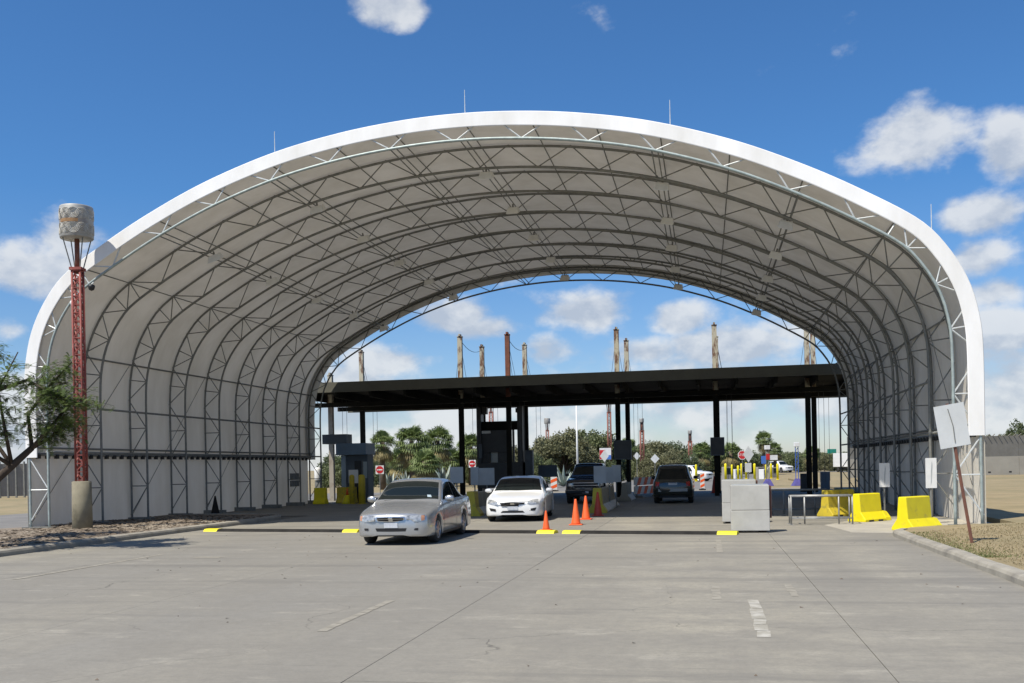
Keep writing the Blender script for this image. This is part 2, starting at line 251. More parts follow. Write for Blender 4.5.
# ------------------------------------------------------------------ mesh helpers
class MB:
    def __init__(s): s.v = []; s.f = []
    def quad(s, *p):
        n = len(s.v); s.v += [tuple(q) for q in p]; s.f.append(tuple(range(n, n + len(p)))); return s
    def hexa(s, p):                                   # 4 bottom ccw, 4 top ccw
        n = len(s.v); s.v += [tuple(q) for q in p]
        for a in ((3, 2, 1, 0), (4, 5, 6, 7), (0, 1, 5, 4), (1, 2, 6, 5), (2, 3, 7, 6), (3, 0, 4, 7)): s.f.append(tuple(n + i for i in a))
        return s
    def box(s, x0, x1, y0, y1, z0, z1): return s.hexa([(x0, y0, z0), (x1, y0, z0), (x1, y1, z0), (x0, y1, z0), (x0, y0, z1), (x1, y0, z1), (x1, y1, z1), (x0, y1, z1)])
    def tube(s, pts, r, n=6, r2=None, cap=True):
        pts = [Vector(p) for p in pts]; k = len(pts); base = len(s.v); up = None
        for i, p in enumerate(pts):
            t = (pts[min(i + 1, k - 1)] - pts[max(i - 1, 0)]).normalized()
            if up is None: up = Vector((0, 0, 1)) if abs(t.z) < 0.9 else Vector((1, 0, 0))
            a = t.cross(up).normalized(); b = a.cross(t).normalized(); up = b
            rad = r if r2 is None else r + (r2 - r) * i / (k - 1)
            if isinstance(r, (list, tuple)): rad = r[i]
            for j in range(n):
                q = 2 * math.pi * (j + 0.5) / n; s.v.append(tuple(p + a * (rad * math.cos(q)) + b * (rad * math.sin(q))))
        for i in range(k - 1):
            for j in range(n): s.f.append((base + i * n + j, base + i * n + (j + 1) % n, base + (i + 1) * n + (j + 1) % n, base + (i + 1) * n + j))
        if cap: s.f.append(tuple(base + j for j in reversed(range(n)))); s.f.append(tuple(base + (k - 1) * n + j for j in range(n)))
        return s
    def lathe(s, prof, n=16, c=(0, 0, 0), axis='z', cap=True):
        base = len(s.v)
        for (r, z) in prof:
            for j in range(n):
                q = 2 * math.pi * j / n; x, y = r * math.cos(q), r * math.sin(q)
                p = (x, y, z) if axis == 'z' else (z, x, y); s.v.append((p[0] + c[0], p[1] + c[1], p[2] + c[2]))
        for i in range(len(prof) - 1):
            for j in range(n): s.f.append((base + i * n + j, base + i * n + (j + 1) % n, base + (i + 1) * n + (j + 1) % n, base + (i + 1) * n + j))
        if cap: s.f.append(tuple(base + j for j in reversed(range(n)))); s.f.append(tuple(base + (len(prof) - 1) * n + j for j in range(n)))
        return s
    def prism(s, poly, f0, f1):                        # poly 2d, f0/f1 map (a,b)->3d
        n = len(poly); base = len(s.v); s.v += [tuple(f0(*p)) for p in poly] + [tuple(f1(*p)) for p in poly]
        s.f.append(tuple(base + i for i in reversed(range(n)))); s.f.append(tuple(base + n + i for i in range(n)))
        for i in range(n): s.f.append((base + i, base + (i + 1) % n, base + n + (i + 1) % n, base + n + i))
        return s
    def mesh(s, name, mat, smooth=False, fix=True):
        me = bpy.data.meshes.new(name); me.from_pydata(s.v, [], s.f); me.materials.append(MATS[mat] if isinstance(mat, str) else mat)
        if fix:
            b = bmesh.new(); b.from_mesh(me); bmesh.ops.recalc_face_normals(b, faces=b.faces); b.to_mesh(me); b.free()
        if smooth: me.polygons.foreach_set('use_smooth', [True] * len(me.polygons))
        return me
    def build(s, name, mat, parent=None, smooth=False, loc=None, rz=0, fix=True):
        return link(name, s.mesh(name, mat, smooth, fix), parent, loc, rz)
def link(name, me, parent=None, loc=None, rz=0, scale=None):
    o = bpy.data.objects.new(name, me); COL.objects.link(o)
    if parent: o.parent = parent
    if loc is not None: o.location = loc
    if rz: o.rotation_euler = (0, 0, rz)
    if scale: o.scale = scale
    return o
def tag(o, label, cat, group=None):
    o['label'] = label; o['category'] = cat
    if group: o['group'] = group
    return o
def thing(name, label, cat, loc=(0, 0, 0), rz=0, group=None): return tag(link(name, None, None, loc, rz), label, cat, group)
def struct(o, kind='structure'): o['kind'] = kind; return o
def bevel(o, w, seg=2):
    m = o.modifiers.new('bevel', 'BEVEL'); m.width = w; m.segments = seg; m.limit_method = 'ANGLE'; m.angle_limit = R(40); return o
def copytree(o, parent=None):
    c = o.copy(); COL.objects.link(c)
    if parent: c.parent = parent
    for ch in list(o.children): copytree(ch, c)
    return c
def npmesh(name, V, F, mat):
    me = bpy.data.meshes.new(name); V = np.asarray(V, np.float32); F = np.asarray(F, np.int32); k = F.shape[1]
    me.vertices.add(len(V)); me.vertices.foreach_set('co', V.ravel()); me.loops.add(F.size); me.loops.foreach_set('vertex_index', F.ravel())
    me.polygons.add(len(F)); me.polygons.foreach_set('loop_start', np.arange(len(F), dtype=np.int32) * k); me.update(calc_edges=True); me.materials.append(MATS[mat]); return me

# ------------------------------------------------------------------ ground, road, kerbs
Y0, LEN, XC, NB = 26.73, 21.6, -6.67, 8
g = MB(); g.quad((-4000, -600, -0.05), (4000, -600, -0.05), (4000, 6000, -0.05), (-4000, 6000, -0.05)); struct(g.build('ground', 'dry_grass'))
road = struct(MB().box(-21.0, 7.25, -12, 66.0, -0.3, -0.016).build('road', 'joint'))
def slab(x0, x1, y0, y1, gx=0.0045, gy=0.0015): MB().box(x0 + gx, x1 - gx, y0 + gy, y1 - gy, -0.2, random.uniform(-0.0015, 0.0015)).build('slab', 'road', road)
XJ = [-14.7, -11.5, -7.2, -2.9, 1.4, 4.15]
YJ = [-12, -1.5, 7.6, 16.8, 26.2, 35.2, 44.5, 54.0, 65.8]
for j in range(len(YJ) - 1):
    for i in range(5): slab(XJ[i], XJ[i + 1], YJ[j], YJ[j + 1])
    if j >= 3: slab(4.15, 7.2, YJ[j] if j > 3 else 21.5, YJ[j + 1])
    if j >= 5: slab(-20.9, -14.7, YJ[j], YJ[j + 1])
slab(-20.9, -14.7, 35.2, 44.5)
AP = MB(); AP.prism([(3.3, 24.4), (4.4, 24.0), (5.5, 25.3), (7.1, 26.1), (7.1, 29.6), (4.3, 29.9), (3.0, 27.2)], lambda a, b: (a, b, -.05), lambda a, b: (a, b, .006)).build('apron', 'apron', road)
g = MB(); g.quad((-16, 66, -0.035), (3.6, 66, -0.035), (8, 150, -0.035), (-30, 150, -0.035)); struct(g.build('approach_road', 'asphalt'))
g = MB(); g.quad((-60, 148, -0.03), (120, 160, -0.03), (120, 168, -0.03), (-60, 158, -0.03)); struct(g.build('cross_road', 'asphalt'))
g = MB(); g.quad((-31, 4, -0.03), (-21.6, 4, -0.03), (-21.6, 70, -0.03), (-31, 70, -0.03)); struct(g.build('side_road', 'asphalt'))
def strip(pts, w, h, inset=0.03):                       # kerb swept along a plan polyline, traffic side on its right
    m = MB(); P = [Vector((*p, 0)) for p in pts]; rows = []
    for i, p in enumerate(P):
        t = (P[min(i + 1, len(P) - 1)] - P[max(i - 1, 0)]).normalized(); n = Vector((-t.y, t.x, 0))
        jz = random.uniform(-0.006, 0.006); jx = random.uniform(-0.008, 0.008)
        rows.append([p + n * jx + Vector((0, 0, -0.15)), p + n * (inset * .7 + jx) + Vector((0, 0, h * .55 + jz)), p + n * (inset * 1.6 + jx) + Vector((0, 0, h * .86 + jz)), p + n * (inset + 0.09 + jx) + Vector((0, 0, h + jz)), p + n * w + Vector((0, 0, h + jz)), p + n * w + Vector((0, 0, -0.15))])
    for a, b in zip(rows, rows[1:]):
        for k in range(5): m.quad(a[k], b[k], b[k + 1], a[k + 1])
    m.quad(*rows[0]); m.quad(*rows[-1][::-1]); return m
def lin(a, b, n): return [(a[0] + (b[0] - a[0]) * i / n, a[1] + (b[1] - a[1]) * i / n) for i in range(n + 1)]
LK = lin((-14.7, -4), (-14.7, 31.5), 40) + [(-14.9, 33.2), (-15.4, 34.3), (-16.4, 34.9), (-20.6, 35.1)]
struct(strip(LK, 0.26, 0.14).build('kerb', 'kerb', smooth=False))
RK = [(4.22, 23.95), (4.05, 23.6), (3.98, 23.0), (3.97, 22.0)] + lin((3.98, 20.5), (4.12, -6), 30)
struct(strip(RK, 0.24, 0.13).build('kerb', 'kerb'))
# planting bed of mulch on the left, uneven
nx, ny = 36, 190; xs = np.linspace(-21.4, -14.94, nx); ys = np.linspace(-3, 34.7, ny); V = []
for y in ys:
    for x in xs:
        edge = min(1, (x + 21.4) / 0.6); z = 0.13 + 0.05 * math.sin(x * 1.7 + y * 0.6) * math.sin(y * 0.43 + 1) + random.uniform(-0.016, 0.016)
        if x > -15.3: z = min(z, 0.125)
        if y > 33.0: z = min(z, 0.12)
        V.append((x if not (y > 33.0 and x > -16.2 + (34.7 - y) * 0.7) else -16.2 + (34.7 - y) * 0.7, y, z * edge - 0.03 * (1 - edge)))
F = [(j * nx + i, j * nx + i + 1, (j + 1) * nx + i + 1, (j + 1) * nx + i) for j in range(ny - 1) for i in range(nx - 1)]
struct(link('planting_bed', npmesh('planting_bed', V, F, 'mulch')))
V = []; F = []
for k in range(7000):
    x = random.uniform(-20.1, -14.95); y = random.uniform(9, 33.5); a = random.random() * 6.28; l = random.uniform(0.02, 0.075); w = random.uniform(0.01, 0.03); z = 0.13 + 0.05 * math.sin(x * 1.7 + y * 0.6) * math.sin(y * 0.43 + 1) + 0.012; t = random.uniform(-0.5, 0.5)
    c, s_ = math.cos(a), math.sin(a); b = len(V)
    V += [(x - c * l - s_ * w, y - s_ * l + c * w, z - t * l * .4), (x + c * l - s_ * w, y + s_ * l + c * w, z + t * l * .4), (x + c * l + s_ * w, y + s_ * l - c * w, z + t * l * .4 + .01), (x - c * l + s_ * w, y - s_ * l - c * w, z - t * l * .4 + .01)]; F.append((b, b + 1, b + 2, b + 3))
tag(struct(link('wood_chips', npmesh('wood_chips', V, F, 'chip')), 'stuff'), 'brown wood chips and leaf litter strewn over the bed beside the left kerb', 'wood chips')
# lawn on the right
poly = [(7.35, 95), (7.35, 26.05), (6.25, 25.62), (5.38, 25.17), (4.66, 24.6), (4.3, 23.85), (4.19, 23.0), (4.19, 21.9), (4.32, -6), (120, -6), (120, 95)]
lm = MB(); lm.quad(*[(x, y, 0.10) for x, y in poly]); lm.quad(*[(x, y, -0.2) for x, y in poly[::-1]])
for a, b in zip(poly, poly[1:] + poly[:1]): lm.quad((a[0], a[1], -0.2), (b[0], b[1], -0.2), (b[0], b[1], 0.10), (a[0], a[1], 0.10))
struct(lm.build('lawn', 'dry_grass'))
V = []; F = []
def blades(n, x0, x1, y0, y1, hmin, hmax, z, ok):
    k = 0
    while k < n:
        x = random.uniform(x0, x1); y = y0 + (y1 - y0) * random.random() ** 1.4
        if not ok(x, y): k += 1; continue
        h = random.uniform(hmin, hmax); a = random.random() * 6.28; w = random.uniform(0.006, 0.014); dx, dy = random.gauss(0, h * .6), random.gauss(0, h * .6); b = len(V)
        V.extend([(x - math.cos(a) * w, y - math.sin(a) * w, z), (x + math.cos(a) * w, y + math.sin(a) * w, z), (x + dx, y + dy, z + h)]); F.append((b, b + 1, b + 2)); k += 1
blades(42000, 4.36, 13, 12, 30, 0.008, 0.035, 0.10, lambda x, y: (x > 4.4 and y < 23) or x > 4.5 + max(0, (y - 23)) * 1.0)
tag(struct(link('lawn_grass', npmesh('lawn_grass', V, F, 'blade')), 'stuff'), 'short dry tan grass of the lawn behind the right kerb', 'grass')
V = []; F = []
blades(5000, 4.25, 5.6, 17.0, 23.5, 0.01, 0.05, 0.10, lambda x, y: x < 4.3 + abs(random.gauss(0, .35)) and y < 22.8)
tag(struct(link('lawn_weeds', npmesh('lawn_weeds', V, F, 'weed')), 'stuff'), 'greener weeds growing along the right kerb under the leaning sign', 'weeds')
V = []; F = []
for k in range(90):
    x = random.uniform(-14.5, 3.8); y = random.uniform(7, 25); a = random.random() * 6.28; l = random.uniform(.012, .04); b = len(V); z = .004
    V += [(x + l * math.cos(a), y + l * math.sin(a), z), (x + l * .6 * math.cos(a + 2), y + l * .6 * math.sin(a + 2), z + .012), (x + l * .8 * math.cos(a + 4), y + l * .8 * math.sin(a + 4), z)]; F.append((b, b + 1, b + 2))
tag(struct(link('road_litter', npmesh('road_litter', V, F, 'chip')), 'stuff'), 'scattered dry leaf scraps and grit on the concrete road', 'litter')
# worn lane paint
def mark(pts, mat): MB().quad(*[(p.x, p.y, 0.004) for p in pts]).build('lane_marking', mat, road)
def dash(x0, x1, y0, y1, mat='worn_paint'): mark([Vector((x0, y0, 0)), Vector((x1, y0, 0)), Vector((x1, y1, 0)), Vector((x0, y1, 0))], mat)
def wornstroke(x0, x1, y0, y1, mat, n, seed):           # a paint stroke worn into ragged fragments
    g_ = random.Random(seed); ys_ = [y0 + (y1 - y0) * i / n for i in range(n + 1)]
    for a_, b_ in zip(ys_, ys_[1:]):
        l0, l1, r0, r1 = (g_.uniform(0, .18) * (x1 - x0) for _ in range(4)); mark([Vector((x0 + l0, a_ + g_.uniform(0, .012), 0)), Vector((x1 - r0, a_ + g_.uniform(0, .012), 0)), Vector((x1 - r1, b_ - g_.uniform(0, .02), 0)), Vector((x0 + l1, b_ - g_.uniform(0, .02), 0))], mat)
wornstroke(0.44, 0.60, 9.9, 12.6, 'worn_paint', 7, 1); wornstroke(-4.10, -3.96, 9.9, 12.3, 'faint_paint', 9, 2); wornstroke(0.02, 0.16, 12.6, 13.9, 'faint_paint', 5, 3); wornstroke(0.15, 0.28, 19.2, 22.3, 'faint_paint', 6, 4); wornstroke(1.0, 1.12, 12.9, 14.2, 'faint_paint', 5, 5)
wornstroke(-11.3, -11.16, 14.5, 19, 'faint_paint', 11, 6); wornstroke(-10.1, -9.5, 18.2, 18.5, 'faint_paint', 2, 7); wornstroke(2.5, 2.9, 8.3, 8.6, 'worn_paint', 2, 8)

# ------------------------------------------------------------------ the arched fabric shelter
HP = [(13.55, 0), (13.55, 2.2), (13.55, 4.4), (13.47, 5.3), (13.24, 6.15), (12.78, 7.0), (12.1, 7.76), (10.8, 8.58), (9.3, 9.38), (7.5, 10.17), (5.4, 10.84), (3.4, 11.24), (1.6, 11.44), (0, 11.5)]
KP = [(-x, z) for x, z in HP] + [(x, z) for x, z in HP[-2::-1]]
def catmull(P, n):
    out = []
    for i in range(len(P) - 1):
        p0, p1, p2, p3 = (np.array(P[max(i - 1, 0)]), np.array(P[i]), np.array(P[i + 1]), np.array(P[min(i + 2, len(P) - 1)]))
        for k in range(n):
            t = k / n; out.append(0.5 * ((2 * p1) + (p2 - p0) * t + (2 * p0 - 5 * p1 + 4 * p2 - p3) * t * t + (3 * p1 - p0 - 3 * p2 + p3) * t ** 3))
    out.append(np.array(P[-1])); return np.array(out)
DP = catmull(KP, 24); dl = np.r_[0, np.cumsum(np.hypot(*np.diff(DP, axis=0).T))]; TOT = dl[-1]
def prof(s, off=0.0):                                   # point on the arch at arc length s, offset inwards
    s = min(max(s, 0), TOT); x = np.interp(s, dl, DP[:, 0]); z = np.interp(s, dl, DP[:, 1]); e = 0.25
    a = np.array([np.interp(max(s - e, 0), dl, DP[:, 0]), np.interp(max(s - e, 0), dl, DP[:, 1])]); b = np.array([np.interp(min(s + e, TOT), dl, DP[:, 0]), np.interp(min(s + e, TOT), dl, DP[:, 1])])
    t = (b - a) / np.linalg.norm(b - a); n = np.array([t[1], -t[0]]); return x + XC + n[0] * off, z + n[1] * off
def zat(dx): return float(np.interp(dx, DP[:, 0], DP[:, 1])) if abs(dx) < 13.4 else 4.0
def s_at(dx): return float(np.interp(dx, DP[(DP[:, 1] > 4.6), 0], dl[DP[:, 1] > 4.6]))
shelter = thing('arched_shelter', 'large white fabric shelter arching over the checkpoint lanes on steel trusses', 'shelter', (XC, Y0, 0))
SO = Vector((XC, Y0, 0))
def sp(m, name, mat, smooth=False, parent=None, fix=True):
    m.v = [(x - XC, y - Y0, z) for x, y, z in m.v]; return m.build(name, mat, parent or shelter, smooth, fix=fix)
NS = 120; SS = np.linspace(0, TOT, NS); BAY = LEN / NB
for b in range(NB):                                     # one skin panel between each two trusses
    V = []; nyb = 7
    for j in range(nyb):
        u = j / (nyb - 1); y = Y0 + b * BAY + u * BAY; sag = 0.10 * math.sin(math.pi * u)
        for i, s in enumerate(SS):
            x, z = prof(s, 0.035 + sag + 0.012 * math.sin(i * 0.9 + b * 2.1) * math.sin(math.pi * u)); V.append((x - XC, y - Y0, z))
    F = [(j * NS + i, (j + 1) * NS + i, (j + 1) * NS + i + 1, j * NS + i + 1) for j in range(nyb - 1) for i in range(NS - 1)]
    me = npmesh('fabric_panel', V, F, 'fabric'); me.polygons.foreach_set('use_smooth', [True] * len(me.polygons)); link('fabric_panel', me, shelter)
# front and rear valance: the skin wrapped over the end truss
for yb, sg, nm in ((Y0, -1, 'front'), (Y0 + LEN, 1, 'rear')):
    m = MB(); sec = [(0.022, -sg * 0.45), (0.02, 0.0), (0.03, sg * 0.04), (0.05, sg * 0.06), (0.41, sg * 0.065), (0.43, sg * 0.055)]
    s0 = 2.25; S2 = np.linspace(s0, TOT - s0, 150); rows = []
    for s in S2:
        row = []
        for (o, dy) in sec: x, z = prof(s, o); row.append((x, yb + dy, z))
        rows.append(row)
    for a, b_ in zip(rows, rows[1:]):
        for k in range(len(sec) - 1): m.quad(a[k], b_[k], b_[k + 1], a[k + 1])
    sp(m, 'valance', 'valance', False)
# trusses
def brace_pts():
    P = []; inner = 0.76; outer = 0.09
    # straight legs: N bracing with a few struts, curve and roof: open warren
    s = 0.25; side = 0; L_ = []
    while s < TOT / 2 - 0.2:
        step = 1.02 if s < 4.0 else (0.72 if s < 8.5 else 0.95)
        L_.append((s, side, min(s + step, TOT / 2), 1 - side)); 
        if s < 8.6: L_.append((s + step, 1 - side, s + step, side)) if int(round(s * 7)) % 2 == 0 else None
        s += step; side = 1 - side
    for (a, sa, b, sb) in L_:
        for mirror in (0, 1):
            A, B = (a, b) if not mirror else (TOT - a, TOT - b)
            P.append((prof(A, inner if sa else outer), prof(B, inner if sb else outer)))
    return P
BR = brace_pts()
for k in range(NB + 1):
    y = Y0 + k * BAY; inS = np.linspace(0, TOT, 110); mat = 'galv' if k == 0 else 'galv_dark'  # front truss coloured paler as sunlit, inner trusses darker as shaded
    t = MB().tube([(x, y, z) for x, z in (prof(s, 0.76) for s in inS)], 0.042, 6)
    tr = sp(t, 'truss', 'galv_green' if k == 0 else 'galv_dark', True); tr['label'] = 'steel truss arch under the fabric, number %s from the front' % ['one', 'two', 'three', 'four', 'five', 'six', 'seven', 'eight', 'nine'][k]
    oc = MB().tube([(x, y, z) for x, z in (prof(s, 0.13) for s in inS)], 0.040, 6); sp(oc, 'outer_chord', 'galv_green' if k == 0 else 'galv_dark', True, tr)
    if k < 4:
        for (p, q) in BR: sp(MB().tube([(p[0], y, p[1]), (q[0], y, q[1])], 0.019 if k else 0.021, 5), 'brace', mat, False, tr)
    else:
        m = MB()
        for (p, q) in BR: m.tube([(p[0], y, p[1]), (q[0], y, q[1])], 0.019 if k else 0.021, 5)
        struct(sp(m, 'brace', mat, False, tr), 'stuff')
    for s in (0, TOT):
        x, z = prof(s, 0.42); sp(MB().box(x - 0.5, x + 0.5, y - 0.14, y + 0.14, 0.0, 0.16 if s == 0 else 0.02), 'base_plate', 'galv_dark', False, tr)
# purlins along the length
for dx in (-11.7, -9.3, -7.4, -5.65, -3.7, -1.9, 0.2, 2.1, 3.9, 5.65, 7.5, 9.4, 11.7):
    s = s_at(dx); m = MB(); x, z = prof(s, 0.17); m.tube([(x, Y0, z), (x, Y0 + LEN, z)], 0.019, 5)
    sp(m, 'purlin', 'galv_dark', True)
    if dx in (-9.3, -5.65, 0.2, 5.65, 9.4, -1.9):
        for d_ in (-0.09, 0.09):
            x, z = prof(s + d_, 0.70); sp(MB().tube([(x, Y0, z), (x, Y0 + LEN, z)], 0.019, 5), 'purlin', 'galv_dark', True)
for side in (0, 1):
    for zz, off, r in ((2.35, 0.20, 0.05), (2.55, 0.19, 0.03), (3.85, 0.70, 0.035), (2.4, 0.70, 0.035), (5.6, 0.19, 0.03)):
        s = zz if side == 0 else TOT - zz; x, z = prof(s, off)
        sp(MB().tube([(x, Y0 + (0 if zz < 3 else BAY), z), (x, Y0 + LEN, z)], r, 6), 'girt', 'galv_dark', True)
    m = MB(); x, z = prof(2.33 if side == 0 else TOT - 2.33, 0.24)
    for i in range(48):
        y = Y0 + 0.25 + i * 0.44; m.box(x - 0.05, x + 0.05, y - 0.06, y + 0.06, z - 0.11, z + 0.02)
    struct(sp(m, 'clip', 'clip'), 'stuff')
    for k in range(0, NB - 1, 2):                        # thin diagonal wind bracing rods
        xo, _ = prof(3 if side == 0 else TOT - 3, 0.18); a, b_ = (xo, Y0 + k * BAY, 0.3), (xo, Y0 + (k + 2) * BAY, 5.6)
        sp(MB().tube([a, b_], 0.010, 4), 'brace_rod', 'galv_dark')
for px, py in ((275, 152), (465, 114), (670, 125), (931, 232)):   # lightning rods
    d = pray(px, py); k = (Y0 + 0.4) / d.y; x = d.x * k; z = EYE + d.z * k; s = s_at(x - XC); x2, z2 = prof(s, -0.02)
    sp(MB().tube([(x2, Y0 + 0.4, z2 - 0.05), (x2, Y0 + 0.4, z2 + 0.75)], 0.014, 5, 0.008), 'lightning_rod', 'galv')
# flood lights under the roof
fl_src = None
RN = ['leftmost', 'second from left', 'middle', 'second from right', 'rightmost']; ON = ['first', 'second', 'third', 'fourth', 'fifth']
for r_, dx in enumerate((-9.2, -5.5, 0.21, 5.75, 9.42)):
    s = s_at(dx); x, z = prof(s, 0.80)
    for i in range(5):
        t = thing('floodlight', 'grey floodlight, %s from the front in the %s roof row' % (ON[i], RN[r_]), 'floodlight', (x, Y0 + 3.1 + 4.3 * i, z), 0, 'floodlights under the roof')
        if fl_src is None:
            h = MB().hexa([(-.22, -.20, -.22), (.22, -.20, -.22), (.22, .20, -.06), (-.22, .20, -.06), (-.17, -.10, .02), (.17, -.10, .02), (.17, .13, .10), (-.17, .13, .10)]).build('housing', 'flood', t)
            gl = MB().hexa([(-.19, -.21, -.235), (.19, -.21, -.235), (.19, .17, -.085), (-.19, .17, -.085), (-.19, -.20, -.215), (.19, -.20, -.215), (.19, .18, -.065), (-.19, .18, -.065)]).build('lens', 'flood_glass', t)
            bk = MB().tube([(0, 0, .05), (0, 0, .16)], .03, 6).build('bracket', 'galv_dark', t); fl_src = (h, gl, bk)
        else:
            for c in fl_src: o = c.copy(); COL.objects.link(o); o.parent = t
        t.rotation_euler = (0, math.atan2(prof(s + .3)[1] - prof(s - .3)[1], prof(s + .3)[0] - prof(s - .3)[0]) * -0.6, 0)

# ------------------------------------------------------------------ flat canopy with masts behind the shelter
CY0, CY1, CX0, CX1 = 48.95, 58.2, -21.6, 7.9
cano = thing('flat_canopy', 'long dark flat canopy on tall rusty masts behind the arched shelter', 'canopy', (CX0, CY0, 0)); CO = (CX0, CY0, 0)
def cp(m, name, mat, parent=None, smooth=False):
    m.v = [(x - CX0, y - CY0, z) for x, y, z in m.v]; return m.build(name, mat, parent or cano, smooth)
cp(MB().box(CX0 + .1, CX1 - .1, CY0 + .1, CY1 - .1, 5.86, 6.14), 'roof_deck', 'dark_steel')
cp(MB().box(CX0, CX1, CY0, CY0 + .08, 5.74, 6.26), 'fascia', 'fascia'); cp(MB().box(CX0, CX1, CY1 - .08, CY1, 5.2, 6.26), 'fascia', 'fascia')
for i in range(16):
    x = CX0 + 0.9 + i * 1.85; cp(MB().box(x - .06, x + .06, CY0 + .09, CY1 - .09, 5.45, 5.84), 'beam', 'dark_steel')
for y in (52.0, 56.0): cp(MB().box(CX0 + .2, CX1 - .2, y - .13, y + .13, 5.16, 5.40), 'girder', 'dark_steel')
random.seed(3)
for ri, (y, row) in enumerate(((52.0, (-20.3, -12.9, -10.3, -4.5, 0.5, 5.05)), (56.0, (-19.9, -12.6, -10.1, -4.3, 0.62, 5.75)))):
    for ci, x in enumerate(row):
        top = 8.7 if ri == 0 else 8.6
        if ci == 0 and ri == 0: top = 6.9
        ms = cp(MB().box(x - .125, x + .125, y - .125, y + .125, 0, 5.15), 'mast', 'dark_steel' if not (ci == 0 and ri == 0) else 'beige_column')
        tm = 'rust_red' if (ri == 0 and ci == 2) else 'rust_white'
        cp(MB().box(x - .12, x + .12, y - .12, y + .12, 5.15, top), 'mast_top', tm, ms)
        cp(MB().box(x - .14, x + .14, y - .14, y + .14, top, top + .05).box(x - .05, x + .05, y - .17, y + .17, top + .05, top + .16), 'mast_cap', tm, ms)
        for dx in ((.22, .40) if ci % 2 == 0 else (-.34, .3)):
            e = (x + dx, y + .25, 6.21); cp(MB().tube([(x, y, top - .15), e], .012, 4), 'cable', 'cable', ms)
        for dx in (0.55, 0.8):                          # hanging guide cables below the deck
            cp(MB().tube([(x + dx, y + .3, 5.7), (x + dx, y + .3, 0.6)], .011, 4), 'cable', 'cable', ms)
        if ri == 0 and ci in (1, 2):
            P = [Vector((x, y, top - .1)).lerp(Vector((row[ci] + .35, 56, 8.5)), t) + Vector((0, 0, -1.6 * t * (1 - t))) for t in np.linspace(0, 1, 9)]; cp(MB().tube(P, .014, 4), 'cable', 'cable', ms)
cp(MB().box(-13.1, -12.9, 51.8, 52.2, 5.1, 5.6), 'junction_box', 'dark_steel')
# ------------------------------------------------------------------ speed bumps
def bump(x0, x1, ye, label):
    t = thing('speed_bump', label, 'speed bump', (x0, ye(x0), 0), math.atan2(ye(x1) - ye(x0), x1 - x0), 'rubber speed bumps across the road'); L = x1 - x0
    pr = [(-.19, 0), (-.13, .058), (-.06, .07), (.06, .07), (.13, .058), (.19, 0)]
    MB().prism(pr, lambda a, b: (.46, a, b), lambda a, b: (L - .46, a, b)).build('strip', 'rubber', t)
    pe = [(-.20, 0), (-.135, .064), (-.06, .077), (.06, .077), (.135, .064), (.20, 0)]
    for a0, a1 in ((0, .46), (L, L - .46)): MB().prism(pe, lambda a, b: (a0, a, b), lambda a, b: (a1, a, b)).build('end_cap', 'yellow', t)
ye = lambda x: 24.05 + (0.37 - x) * 0.176
bump(-14.25, -9.2, ye, 'black rubber speed bump with yellow ends running to the left kerb')
bump(-8.6, -3.68, ye, 'black rubber speed bump behind the silver sedan, yellow end at a cone')
bump(-3.54, 0.75, ye, 'black rubber speed bump with yellow ends reaching the concrete block')

# ------------------------------------------------------------------ vehicles
def mono(xs, ys, q):
    xs = np.array(xs, float); ys = np.array(ys, float); h = np.diff(xs); d = np.diff(ys) / h; m = np.zeros(len(xs)); m[0] = d[0]; m[-1] = d[-1]
    for i in range(1, len(xs) - 1): m[i] = 0 if d[i - 1] * d[i] <= 0 else 2 * d[i - 1] * d[i] / (d[i - 1] + d[i])
    k = np.clip(np.searchsorted(xs, q) - 1, 0, len(h) - 1); t = (q - xs[k]) / h[k]
    return (2*t**3-3*t**2+1)*ys[k] + (t**3-2*t**2+t)*h[k]*m[k] + (-2*t**3+3*t**2)*ys[k+1] + (t**3-t**2)*h[k]*m[k+1]
SEDAN = [  # y, half width, bottom, shoulder z, shoulder half width, top z, top half width
 (0.00, .60, .235, .54, .56, .57, .46), (0.03, .72, .205, .60, .67, .635, .56), (0.12, .80, .19, .65, .76, .69, .61), (0.35, .845, .18, .70, .81, .745, .64), (0.95, .88, .17, .80, .835, .845, .66),
 (1.28, .88, .17, .855, .84, .90, .73), (1.40, .88, .17, .87, .84, .945, .755), (2.05, .88, .17, .905, .84, 1.345, .645), (2.35, .88, .17, .915, .84, 1.41, .625), (2.75, .88, .17, .92, .84, 1.425, .625),
 (3.20, .88, .17, .93, .84, 1.39, .615), (3.92, .88, .18, .945, .82, 1.02, .62), (4.05, .875, .18, .945, .815, .985, .62), (4.45, .85, .20, .93, .79, .965, .60), (4.62, .80, .23, .86, .74, .90, .56), (4.70, .66, .33, .70, .62, .74, .48)]
SUVT = [(0.00, .55, .36, .66, .52, .72, .42), (0.03, .72, .30, .80, .70, .86, .58), (0.12, .84, .27, .90, .80, .95, .64), (0.5, .91, .25, .98, .86, 1.03, .68), (1.25, .93, .25, 1.04, .88, 1.10, .72),
 (1.40, .93, .25, 1.05, .88, 1.14, .72), (2.00, .93, .25, 1.08, .87, 1.66, .62), (2.30, .93, .25, 1.09, .87, 1.74, .63), (3.2, .93, .25, 1.09, .87, 1.76, .64), (4.25, .93, .27, 1.09, .86, 1.73, .63), (4.45, .91, .30, 1.07, .85, 1.60, .61), (4.62, .88, .36, 1.0, .82, 1.10, .62), (4.70, .78, .44, .80, .74, .92, .56)]
